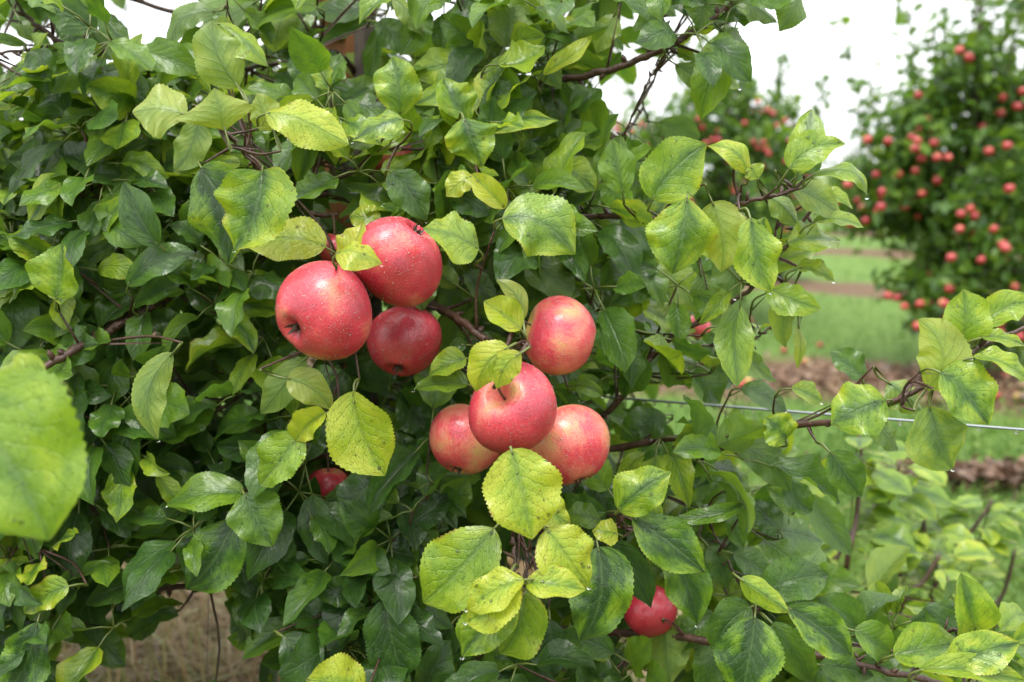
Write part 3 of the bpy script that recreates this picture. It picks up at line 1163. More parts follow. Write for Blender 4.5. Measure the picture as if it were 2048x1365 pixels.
# the outer shell towards the alley: rosettes in good light that face out and up
KEEP = [(715, 600, 200, 185), (1060, 800, 190, 215), (1030, 1150, 215, 170), (735, 865, 75, 105), (1300, 1225, 80, 70), (650, 985, 45, 65), (785, 312, 45, 40), (712, 122, 60, 66), (1400, 812, 260, 34)]
n_sh, tries = 0, 0
while n_sh < 400 and tries < 40000:
    tries += 1
    px, py, d = RNG.uniform(-120, 2100), RNG.uniform(-100, 1460), RNG.uniform(.86, 1.04)
    if RNG.random() > (density(px, py) / 9) ** 1.3 * (.6 if px > 1200 else 1) or in_gap(px, py) or any(((px - x) / a) ** 2 + ((py - y) / b_) ** 2 < 1 for x, y, a, b_ in KEEP):
        continue
    n_sh += 1
    c = P(px, py, d)
    out = nrm(UP * RNG.uniform(.3, .9) - ROW_N * RNG.uniform(.2, .8) + RNG.normal(0, .3, 3))
    a = nrm(np.cross(out, [.3, .5, .8]))
    b2 = np.cross(out, a)
    k0 = RNG.uniform(0, 6.28)
    attach(c, out, .0010, True)
    lime = RNG.random() < (.52 if py < 620 else (.50 if px > 1180 else .12))
    for q in range(RNG.integers(4, 8)):
        az = k0 + q * 2.4
        el = R_(RNG.uniform(40, 100))
        T = nrm(out * math.cos(el) + (a * math.cos(az) + b2 * math.sin(az)) * math.sin(el) - UP * .2)
        N = nrm(out * math.sin(el) - (a * math.cos(az) + b2 * math.sin(az)) * math.cos(el) + UP * .3 - ROW_N * .2)
        P0 = c + T * RNG.uniform(.014, .028)
        L = RNG.uniform(.034, .066)
        P3 = P0 + T * L - UP * L * RNG.uniform(0, .3)
        qx, qy, qd = proj((P0 + P3) / 2)
        if qd < .82 or in_gap(qx, qy) or any(((qx - x) / a_) ** 2 + ((qy - y) / b_) ** 2 < .8 for x, y, a_, b_ in KEEP):
            continue
        ar = RNG.uniform(.02, .24)
        rr = RNG.random()
        if py < 700:
            tone = 'G' if rr < .55 else 'M'
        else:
            tone = ('D' if rr < .45 else ('G' if rr < .8 else 'M')) if px < 1250 else ('G' if rr < .7 else 'M')  # part of the lower shell takes the painted shade tone too
        if lime and RNG.random() < .75:
            tone = RNG.choice(['M', 'V', 'L'])
        fill.append((qd, qx, qy, dict(P0=P0, P3=P3, N0=N, W=L * RNG.uniform(.48, .70), c1=RNG.uniform(-.09, .09), c2=RNG.uniform(-.09, .09), a1=ar, a2=ar * RNG.uniform(.3, 1),
                     fold=RNG.uniform(4, 34), edge=RNG.uniform(-55, 30), twist=RNG.uniform(-50, 50), wave=RNG.uniform(.04, .13), seed=int(RNG.integers(1 << 30))), tone, c, T))

fill.sort(key=lambda f: f[0])
singles = 0
rest = Acc()
for qd, qx, qy, kw, tone, c, T in fill:
    inside = 0 < qx < 2048 and 0 < qy < 1365
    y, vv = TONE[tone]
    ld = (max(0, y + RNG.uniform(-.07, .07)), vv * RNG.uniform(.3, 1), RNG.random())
    single = inside and n_leaf_objects < 298
    V, F, UV, _, _ = leaf_grid(rows=20 if single else (14 if qd < 1.25 else 9), cols=(-1, -.65, -.25, 0, .25, .65, 1) if qd < 1.25 else (-1, -.5, 0, .5, 1), teeth=.03, **kw)
    tgt = Acc() if single else rest
    tgt.add(V, F, UV, ld)
    path = np.array([kw['P0'] + T * .004, (kw['P0'] + c) / 2 + kw['N0'] * .002, c])
    Vp, Fp = tube(path, [.0007, .0008, .001], 4)
    tgt.add(Vp, Fp, mi=1)
    if single:
        n_leaf_objects += 1
        obj('leaf', tgt.mesh('leaf', [M_LEAF, M_PETIOLE]), TREE)
obj('leaf', rest.mesh('foliage', [M_LEAF, M_PETIOLE]), TREE, kind='stuff')
print('leaves: single', n_leaf_objects, 'joined', len(fill), 'rosettes', n_ros)


# ------------------------------------------------------------------ water drops
def drop_mesh(n_lat=4, n_lon=8):
    V = [(0, 0, .62)]
    for i in range(1, n_lat + 1):
        a = math.pi / 2 * i / n_lat
        for j in range(n_lon):
            t = 2 * math.pi * j / n_lon
            V.append((math.sin(a) * math.cos(t), math.sin(a) * math.sin(t), .62 * math.cos(a)))
    F = []
    for j in range(0, n_lon, 2):
        F.append((0, 1 + j, 1 + j + 1, 1 + (j + 2) % n_lon))
    for i in range(n_lat - 1):
        for j in range(n_lon):
            a, b_ = 1 + i * n_lon + j, 1 + i * n_lon + (j + 1) % n_lon
            F.append((a, a + n_lon, b_ + n_lon, b_))
    return np.array(V), np.array(F)


DV, DF = drop_mesh()
SV, SF = drop_mesh(2, 6)


def drops_mesh(drops, name, off=None, mat=None):
    acc = Acc()
    DV, DF = (SV, SF) if mat is not None else (globals()['DV'], globals()['DF'])
    for p, n, r in drops:
        a = nrm(np.cross(n, [.31, .57, .76]))
        b2 = np.cross(n, a)
        acc.add(p + r * (DV[:, :1] * a + DV[:, 1:2] * b2 + DV[:, 2:] * n), DF)
    return acc.mesh(name, [mat or M_WATER], off=off)


obj('water_droplet', drops_mesh(DROPS, 'leaf_drops'), TREE, kind='stuff')


# ------------------------------------------------------------------ apples
def apple_grid(n_lat, n_lon, R=1.0, seed=0, tall=.92):
    rs = np.random.default_rng(seed)
    ph = np.linspace(0.0, math.pi, n_lat)
    ph[0], ph[-1] = .02, math.pi - .02
    th = np.linspace(0, 2 * math.pi, n_lon, endpoint=False)
    q = np.sin(ph)
    x0 = q * (1 + .07 * np.cos(ph))
    x0 = np.where(ph > math.pi / 2, x0 * (1 - .07 * (1 - q)), x0)
    z0 = tall * np.cos(ph)
    z0 = z0 - .40 * np.exp(-(x0 / .25) ** 2) * (ph < 1.57) + .26 * np.exp(-(x0 / .24) ** 2) * (ph > 1.57)
    lob = .035 * np.maximum(0, -np.cos(ph)) ** 1.2
    k = rs.uniform(0, 6.28, 3)
    rr = 1 + lob[:, None] * np.cos(5 * th + k[0])[None, :] + (.038 * np.cos(2 * th + k[1]) * (n_lat > 20))[None, :] + .024 * np.cos(3 * th + k[2])[None, :]
    X = x0[:, None] * rr * np.cos(th)
    Y = x0[:, None] * rr * np.sin(th)
    Z = np.repeat(z0[:, None], n_lon, 1) + .045 * np.sin(th + k[2])[None, :] * (q * (1 + .6 * np.cos(ph)))[:, None]
    V = np.stack([X, Y, Z], -1).reshape(-1, 3) * R
    idx = np.arange(n_lat * n_lon).reshape(n_lat, n_lon)
    F = np.stack([idx[:-1], idx[1:], np.roll(idx, -1, 1)[1:], np.roll(idx, -1, 1)[:-1]], -1).reshape(-1, 4)
    return V, F


def local_child(name, me, parent, **props):
    o = bpy.data.objects.new(name, me)
    COL.objects.link(o)
    o.parent = parent
    for k, v in props.items():
        o[k] = v
    return o


def make_apple(center, R, axis, blush, label, seed, group, drops=2600, spin=0.0, tall=.92):
    """axis = world direction of the stem end."""
    V, F = apple_grid(40, 48, R, seed, tall)
    o = bpy.data.objects.new('apple', mesh('apple', V, F, [M_APPLE]))
    COL.objects.link(o)
    o.location = center
    q = Vector(axis).to_track_quat('Z', 'Y')
    o.rotation_mode = 'QUATERNION'
    o.rotation_quaternion = q @ Matrix.Rotation(spin, 3, 'Z').to_quaternion()
    o.color = (blush, 0, 0, 1)
    tag(o, label, 'apple', group)
    rs = np.random.default_rng(seed + 5)
    # stalk
    top = .52 * R
    pts = np.array([(0, 0, top - .004), (.001, .001, top + .010), (.004, .002, top + .022)])
    a = Acc()
    Vs, Fs = tube(smooth_path(pts, 6), [.0013, .0011, .001, .001, .0012, .0017], 6)
    a.add(Vs, Fs)
    local_child('stem', a.mesh('stem', [M_STEM]), o)
    # dried sepals in the eye
    a = Acc()
    zb = -.70 * R
    for k in range(5):
        t = k * 1.2566 + rs.uniform(-.2, .2)
        d = np.array([math.cos(t), math.sin(t), 0])
        e = np.array([-d[1], d[0], 0])
        b0 = np.array([0, 0, zb]) + d * .0018
        l = R * .13
        pts = [b0 - e * .0018, b0 + e * .0018, b0 + d * l * .6 + e * .0012 - UP * .004, b0 + d * l * .6 - e * .0012 - UP * .004]
        pts += [b0 + d * l * .8 + e * .0003 - UP * .0075, b0 + d * l * .8 - e * .0003 - UP * .0075]
        a.add(np.array(pts), np.array([(0, 1, 2, 3), (3, 2, 4, 5)]))
    Vs, Fs = tube(np.array([(0, 0, zb + .003), (0, 0, zb - .002), (0, 0, zb - .004)]), [.003, .0026, .001], 6)
    a.add(Vs, Fs)
    local_child('calyx', a.mesh('calyx', [M_CALYX]), o)
    # rain drops standing on the skin
    if drops:
        nl, nn = 40, 48
        G = V.reshape(nl, nn, 3)
        dl = []
        for _ in range(drops):
            i = int(np.clip(round(math.acos(rs.uniform(-.93, .93)) / math.pi * (nl - 1)), 2, nl - 3))
            j = rs.integers(0, nn)
            fi, fj = rs.random(2)
            p = G[i, j] * (1 - fi) * (1 - fj) + G[i + 1, j] * fi * (1 - fj) + G[i, (j + 1) % nn] * (1 - fi) * fj + G[i + 1, (j + 1) % nn] * fi * fj
            n = nrm(np.cross(G[i + 1, j] - G[i, j], G[i, (j + 1) % nn] - G[i, j]))
            if n @ p < 0:
                n = -n
            dl.append((p, n, min(.0009, .00025 * (1 + rs.pareto(4.2)))))
        # a few heavier ones gathered on the underside
        R3 = np.array(o.rotation_quaternion.to_matrix())
        for _ in range(7):
            w_ = nrm(np.array([rs.normal(0, .35), rs.normal(0, .35) - .2, -1]))
            l = R3.T @ w_
            dots = (V / np.linalg.norm(V, axis=1)[:, None]) @ l
            k = int(np.argmax(dots))
            dl.append((V[k], l, rs.uniform(.0011, .0017)))
        local_child('water_droplet', drops_mesh(dl, 'apple_drops', None, M_MIST), o, kind='stuff')
        bl = []
        for k in rs.integers(nn * 3, nn * (nl - 4), drops // 32 + 3):
            i, j = int(k) // nn, int(k) % nn
            n = nrm(np.cross(G[i + 1, j] - G[i, j], G[i, (j + 1) % nn] - G[i, j]))
            if n @ G[i, j] < 0:
                n = -n
            bl.append((G[i, j] + rs.normal(0, .0002, 3), n, rs.uniform(.0004, .0008)))
        local_child('water_droplet', drops_mesh(bl, 'apple_beads', None, M_MIST), o, kind='stuff')
    return o, np.array(center) + nrm(np.array(axis)) * (top + .022)


def apple_at(px, py, rpx, d, stem, blush, label, seed, group, **kw):
    """stem: direction of the stem end as (right, up, towards us)."""
    ax = nrm(X_ * stem[0] + U_ * stem[1] - F_ * stem[2])
    o, end = make_apple(P(px, py, d), rpx / FPX * d, ax, blush, label, seed, group, **kw)
    return o, end


UPG = 'apples of the upper cluster'
LOG = 'apples of the lower cluster'
SH = 'apples hanging deep in the near tree'
for a in [
    (646, 623, 100, .755, (.56, .42, -.62), .80, 'large pink red apple with its eye facing lower left in the upper cluster', 1, UPG, dict(spin=.4)),
    (795, 520, 92, .785, (-.55, -.72, -.25), .78, 'pink red apple at the top of the upper cluster with a greenish yellow streak below', 2, UPG, dict(spin=2.2)),
    (809, 684, 76, .86, (.15, .8, -.4), .95, 'darker red apple tucked behind the two others of the upper cluster', 3, UPG, {}),
    (1120, 672, 80, .82, (-.95, .30, .05), .56, 'pale orange pink apple with its stalk to the left, uppermost of the lower cluster', 4, LOG, dict(spin=1.2)),
    (1027, 818, 92, .745, (-.34, .42, .80), .82, 'pink red apple in front of the lower cluster with its stem hollow facing out', 5, LOG, dict(spin=.9)),
    (931, 880, 78, .83, (.2, .8, -.3), .60, 'dull red apple behind the front apple, left one of the lower cluster', 6, LOG, {}),
    (1135, 892, 88, .81, (-.3, .85, -.2), .54, 'orange red apple with a greenish cheek, right one of the lower cluster', 7, LOG, dict(spin=4.0)),
    (1300, 1222, 56, .93, (-.2, .9, .1), 1.0, 'shaded deep red apple under drooping leaves low on the right', 8, SH, dict(drops=60)),
    (655, 975, 43, .97, (.1, .9, .1), .8, 'half hidden orange red apple in the shade below the upper cluster', 9, SH, dict(drops=0)),
    (630, 1032, 40, 1.02, (.1, .9, .1), .75, 'small glimpse of an orange apple in deep shade above the big dark leaf', 10, SH, dict(drops=0)),
    (785, 316, 48, .97, (.1, .9, .1), .7, 'orange red apple behind leaves in front of the post, high up', 11, SH, dict(drops=0)),
    (668, 498, 34, .86, (.1, .9, .1), .9, 'sliver of a red apple behind the yellow leaf of the upper cluster', 12, SH, dict(drops=20)),
    (1175, 522, 24, 1.5, (.1, .9, .1), .9, 'small red apple far behind the branch right of the upper cluster', 13, SH, dict(drops=0)),
    (50, 350, 30, 1.45, (.1, .9, .1), .9, 'red apple seen blurred between leaves at the left edge', 14, SH, dict(drops=0)),
    (325, 408, 26, 1.45, (.1, .9, .1), .9, 'red apple seen through the foliage left of the tall green leaf', 15, SH, dict(drops=0)),
    (1395, 655, 26, 1.5, (.1, .9, .1), .65, 'orange apple peeping out behind the thin dark twig on the right', 16, SH, dict(drops=0)),
]:
    kw = a[-1]
    o, end = apple_at(*a[:-1], **kw)
    A = np.vstack([SAMP] + TW_PTS)
    k = int(np.argmin(np.linalg.norm(A - end, axis=1) + np.where((A - end) @ F_ < -.005, .05, 0)))
    m = (end + A[k]) / 2 + F_ * .01
    V, F = tube(smooth_path([end, m, A[k]], 7), np.linspace(.0017, .0026, 7), 6)
    TWIGS.add(V, F)
obj('twig', TWIGS.mesh('twig', [M_TWIG]), TREE, kind='stuff')

# ------------------------------------------------------------------ post and trellis wire
b = NB('post_wood')
tc = b.n('TexCoord')
mp = b.n('Mapping')
mp.inputs['Scale'].default_value = (1, 1, .06)
b.t.links.new(tc.outputs['Object'], mp.inputs[0])
n1 = b.noise(mp.outputs[0], 90, 5, .6)
c = b.ramp(n1, [(.3, (.17, .062, .025)), (.7, (.36, .15, .062))])
M_POST = b.done(b.principled(c, .6, .3, b.bump(n1, .002, .6)))
pc = np.array([-.205, 1.262, 0])
acc = Acc()
zs = np.array([0, .3, .9, 1.5, 2.0, 2.21, 2.22])
V, F = tube(np.array([(pc[0] + .004 * math.sin(z * 3), pc[1], z) for z in zs]), [.031, .0305, .030, .029, .029, .0285, .024], 16)
acc.add(V, F)
post = tag(obj('wooden_post', acc.mesh('post', [M_POST], off=pc), loc=pc), 'round orange brown wooden post standing behind the trunk of the near tree', 'post')
wl = [np.array([-2.6, 2.05, 0]), np.array([-.59, 1.338, 0]), np.array([-.17, 1.19, 0]), np.array([.49, .957, 0]), np.array([2.2, .352, 0])]
WZ = .752
for p in wl:
    p[2] = WZ
p_a, p_b = P(150, 711, 1.345), P(2048, 860, .957)
wdir = p_b - p_a
wpath = np.array([p_a - wdir * 1.2, p_a - wdir * .4, p_a, p_a + wdir * .25, p_a + wdir * .5, p_a + wdir * .75, p_b, p_b + wdir * .4])
acc = Acc()
V, F = tube(smooth_path(wpath, 40), .0013, 8)
acc.add(V, F)
tag(obj('trellis_wire', acc.mesh('wire', [M_WIRE])), 'thin grey steel trellis wire strung with rain drops across the right side', 'wire')
drop_me = None
for k, px in enumerate([1288, 1309, 1338, 1363, 1484, 1507, 1560, 1636, 1745, 1800, 1908, 1958, 2034]):
    t = (px - 150) / (2048 - 150)
    # perspective-correct place along the wire
    for _ in range(6):
        q = p_a + wdir * t
        t += (px - proj(q)[0]) / 1900 * .9
    q = p_a + wdir * t
    if drop_me is None:
        V, F = apple_grid(9, 10, .0023, 3, 1.1)
        th = np.linspace(0, 1, 9)
        s = np.sin(np.pi * np.linspace(0.02, .98, 9))
        ring = np.stack([np.outer(s, np.cos(np.linspace(0, 6.283, 10, endpoint=False))), np.outer(s, np.sin(np.linspace(0, 6.283, 10, endpoint=False))), np.repeat(np.cos(np.pi * th)[:, None] * 1.15, 10, 1)], -1)
        drop_me = mesh('hanging_drop', ring.reshape(-1, 3) * .0021, F, [M_WATER])
    o = bpy.data.objects.new('water_drop', drop_me)
    COL.objects.link(o)
    o.location = q - UP * .0028
    o.scale = (RNG.uniform(.7, 1.15),) * 3
    tag(o, 'clear rain drop hanging under the thin trellis wire', 'water drop', 'rain drops hanging along the wire')

# ------------------------------------------------------------------ ground
LINE2 = np.array([2.2, 5.0, 0])


def strip_d(x, y):
    """Signed distance from the second tree row (negative = towards the camera)."""
    return (x - 2.2) * .334 + (y - 5.0) * .943


b = NB('ground')
geo = b.n('NewGeometry')
pos = geo.outputs['Position']
sx = b.n('SeparateXYZ')
b.t.links.new(pos, sx.inputs[0])
s2 = b.math('ADD', b.math('MULTIPLY', b.math('SUBTRACT', sx.outputs[0], 2.2), .334), b.math('MULTIPLY', b.math('SUBTRACT', sx.outputs[1], 5.0), .943))
wob = b.math('MULTIPLY', b.math('SUBTRACT', b.noise(pos, 1.6, 4, .6), .5), 1.0)
# bare strips with litter recur under every row, 4.05 m apart
ph = b.math('ADD', b.math('DIVIDE', b.math('ADD', s2, .45), 4.05), 100.0)
fr = b.math('MULTIPLY', b.math('ABSOLUTE', b.math('SUBTRACT', b.math('FRACT', b.math('ADD', ph, .5)), .5)), 4.05)
soil = b.step(b.math('ADD', fr, wob), .70, .42)
n1 = b.noise(pos, 14, 5, .65)
n2 = b.noise(pos, 90, 4, .6)
n3 = b.noise(pos, 2.5, 3, .5)
grass = b.ramp(n1, [(.3, (.045, .10, .018)), (.55, (.09, .165, .03)), (.75, (.15, .21, .05))])
grass = b.mix(b.math('MULTIPLY', n3, .45), grass, (.13, .20, .035))
dirt = b.ramp(n2, [(.3, (.055, .036, .022)), (.55, (.14, .085, .05)), (.75, (.24, .16, .10))])
c = b.mix(soil, grass, dirt)
M_GROUND = b.done(b.principled(c, .85, .2, b.bump(b.math('ADD', n1, n2), .02, .7)))
NX = 90
gx = np.concatenate([np.linspace(-120, -9, 16), np.linspace(-8, 9, NX), np.linspace(10, 120, 16)])
gy = np.concatenate([np.linspace(-20, -1, 10), np.linspace(0, 14, NX), np.linspace(16, 220, 18)])
GX, GY = np.meshgrid(gx, gy)


def ground_z(x, y):
    return .02 * np.sin(x * 1.9 + 1) * np.sin(y * 1.3) + .012 * np.sin(x * 5.1 + y * 3.3) - .012


GZ = ground_z(GX, GY)
idx = np.arange(GX.size).reshape(GX.shape)
F = np.stack([idx[:-1, :-1], idx[:-1, 1:], idx[1:, 1:], idx[1:, :-1]], -1).reshape(-1, 4)
obj('ground', mesh('ground', np.stack([GX, GY, GZ], -1).reshape(-1, 3), F, [M_GROUND]), kind='structure')


def blade_material(name, stops, tr=.3):
    b = NB(name)
    at = b.n('Attribute', attribute_name='ld')
    sp = b.n('SeparateColor')
    b.t.links.new(at.outputs['Color'], sp.inputs[0])
    c = b.ramp(sp.outputs[0], stops)
    pr = b.principled(c, .45, .4)
    t = b.n('BsdfTranslucent')
    b.put(t.inputs[0], c)
    m = b.n('MixShader')
    m.inputs[0].default_value = tr
    b.t.links.new(pr, m.inputs[1])
    b.t.links.new(t.outputs[0], m.inputs[2])
    return b.done(m.outputs[0])


M_GRASS = blade_material('grass_blade', [(0, (.055, .13, .018)), (.4, (.125, .23, .035)), (.65, (.21, .28, .06)), (.8, (.34, .27, .13)), (.9, (.36, .25, .11)), (1, (.22, .13, .055))])
M_LITTER = blade_material('dead_leaf', [(0, (.06, .034, .022)), (.4, (.13, .075, .045)), (.7, (.20, .12, .075)), (1, (.27, .21, .12))], .1)


def sample_ground(n, dmin, dmax, margin=250):
    """Places spread evenly over the picture rather than over the field."""
    inv = RNG.uniform(1 / dmax, 1 / dmin, n)
    d = 1 / inv
    px = RNG.uniform(-margin, 2048 + margin, n)
    x = (px - 1024) / FPX * d
    return x, d


def blades(n, dmin, dmax, hlo, hhi, wd, sel, colr, lean=.6):
    x, y = sample_ground(n, dmin, dmax)
    keep = sel(x, y)
    x, y = x[keep], y[keep]
    n = len(x)
    h = RNG.uniform(hlo, hhi, n)
    a = RNG.uniform(0, 6.28, n)
    l = np.abs(RNG.normal(0, lean, n)) * h
    dx, dy = np.cos(a), np.sin(a)
    wv = wd * RNG.uniform(.6, 1.4, n)
    sxv, syv = -dy * wv, dx * wv
    z = ground_z(x, y)
    base = np.stack([x, y, z], 1)
    side = np.stack([sxv, syv, np.zeros(n)], 1)
    mid = base + np.stack([dx * l * .35, dy * l * .35, h * .6], 1)
    tip = base + np.stack([dx * l, dy * l, h * np.clip(1 - l / (h * 3), .35, 1)], 1)
    V = np.stack([base - side, base + side, mid + side * .7, mid - side * .7, tip + side * .1, tip - side * .1], 1).reshape(-1, 3)
    i = np.arange(n)[:, None] * 6
    F = np.concatenate([i + np.array([[0, 1, 2, 3]]), i + np.array([[3, 2, 4, 5]])], 0)
    cv = np.clip(colr(x, y) + RNG.normal(0, .1, n), 0, 1)
    ld = np.zeros((n * 6, 3))
    ld[:, 0] = np.repeat(cv, 6)
    return V, F, ld


def frow(x, y):
    s = strip_d(x, y) + .45
    return np.abs(((s / 4.05 + .5) % 1) - .5) * 4.05


V, F, ld = blades(70000, 1.7, 14, .03, .085, .0022, lambda x, y: (frow(x, y) > .45 + .5 * RNG.random(len(x)) ** 2) & (y > 1.9),
                  lambda x, y: .25 + .15 * np.sin(x * 3 + y * 2) + .12 * np.sin(x * 7 - y * 5))
obj('grass', mesh('grass', V, F, [M_GRASS], ld=ld), kind='stuff')
# long dry straw under the near row
V, F, ld = blades(16000, 1.5, 2.8, .08, .30, .0034, lambda x, y: (x < .1) & (np.abs((x + .17) * .334 + (y - 1.19) * .943) < 1.15 + .3 * RNG.random(len(x))),
                  lambda x, y: .86 + .10 * np.sin(x * 9 + 2 * np.sin(y * 7)), lean=2.2)
obj('dry_grass', mesh('dry_grass', V, F, [M_GRASS], ld=ld), kind='stuff')


def flakes(n, xy, size, colr, lift=.02, up=.5):
    x, y = xy
    n = len(x)
    c = np.stack([x, y, ground_z(x, y) + RNG.uniform(.004, lift, n)], 1)
    a = RNG.uniform(0, 6.28, n)
    N = RNG.normal(0, up, (n, 3)) + UP
    N /= np.linalg.norm(N, axis=1)[:, None]
    T = np.stack([np.cos(a), np.sin(a), RNG.normal(0, .25, n)], 1)
    T -= N * np.sum(T * N, 1)[:, None]
    T /= np.linalg.norm(T, axis=1)[:, None]
    S = np.cross(T, N)
    L = size * RNG.uniform(.6, 1.3, n)[:, None]
    W = L * .33
    lift_ = L * RNG.uniform(.05, .3, (n, 1))
    V = np.stack([c - T * L * .5, c - T * L * .1 + S * W + N * lift_, c + T * L * .5, c - T * L * .1 - S * W + N * lift_], 1).reshape(-1, 3)
    F = np.arange(n * 4).reshape(n, 4)
    # fold along the midrib: two triangles per flake, kept as one quad
    ld = np.zeros((n * 4, 3))
    ld[:, 0] = np.repeat(np.clip(colr + RNG.normal(0, .22, n), 0, 1), 4)
    return V, F, ld


# dead leaves on the bare strip under the second row
x, y = sample_ground(9000, 3.6, 6.5)
k = frow(x, y) < .58 * RNG.random(len(x)) ** .7
V, F, ld = flakes(0, (x[k], y[k]), .06, .55, .03)
obj('fallen_leaves', mesh('fallen_leaves', V, F, [M_LITTER], ld=ld, smooth=False), kind='stuff')
# a heap of rotting leaves on the grass at the right
g = on_ground(1970, 975)
x = RNG.normal(0, .26, 450)
y = RNG.normal(0, .06, 450)
hx, hy = g[0] + x, g[1] - .25 * x + y
V, F, ld = flakes(0, (hx, hy), .06, .35, .08)
obj('leaf_litter', mesh('leaf_litter', V, F, [M_LITTER], ld=ld, smooth=False), kind='stuff')
# clover and broad weeds in the alley
x, y = sample_ground(9000, 1.9, 4.4)
k = (strip_d(x, y) > -3.2) & (x > .3) & (np.sin(x * 6) * np.sin(y * 5 + 1) > -.35)
V, F, ld = flakes(0, (x[k], y[k]), .028, .34, .06, .45)
obj('clover', mesh('clover', V, F, [M_GRASS], ld=ld), kind='stuff')

# ------------------------------------------------------------------ apples lying on the ground
AP_V, AP_F = apple_grid(12, 14, 1.0, 21)
M_APPLE_OLD = M_APPLE_FAR
far_me = mesh('apple_far', AP_V * .0215, AP_F, [M_APPLE_FAR])
for k, (px, py, bl) in enumerate([(1568, 704, .9), (1495, 772, .1), (1482, 778, .6), (1442, 770, .4), (1992, 802, .9), (2036, 806, .1), (1310, 742, .6), (1248, 738, .5), (1236, 752, .75),
                                  (1410, 716, .8), (1640, 690, .8), (2010, 760, .6), (1500, 640, .8), (1610, 725, .3), (1680, 735, .7), (1965, 815, .5)]):
    q = on_ground(px, py)
    o = bpy.data.objects.new('fallen_apple', far_me)
    COL.objects.link(o)
    o.location = (q[0], q[1], float(ground_z(q[0], q[1])) + .025)
    o.rotation_euler = tuple(RNG.uniform(0, 6, 3))
    o.scale = (RNG.uniform(.75, 1.05),) * 3
    o.color = (bl, 0, 0, 1)
    tag(o, ('red windfall apple lying on the ground under the second row' if bl > .6 else 'yellowish windfall apple lying on the ground under the second row'), 'apple', 'windfall apples on the ground')

# ------------------------------------------------------------------ trees of the rows behind
def simple_leaves(C, T, N, L, W):
    S = np.cross(T, N)
    L, W = L[:, None], W[:, None]
    base = C - T * L * .5
    tip = C + T * L * .5 - N * L * .12
    m = C + N * L * .06
    V = np.stack([base, m - T * L * .12 + S * W * .5 + N * W * .15, m + T * L * .2 + S * W * .4 + N * W * .1, tip, m + T * L * .2 - S * W * .4 + N * W * .1, m - T * L * .12 - S * W * .5 + N * W * .15], 1).reshape(-1, 3)
    n = len(C)
    i = np.arange(n)[:, None] * 6
    F = np.concatenate([i + np.array([[0, 1, 2, 3]]), i + np.array([[0, 3, 4, 5]])], 0)
    uv = np.tile(np.array([(0, .5), (.38, 1), (.7, .9), (1, .5), (.7, .1), (.38, 0)]), (n, 1))
    return V, F, uv


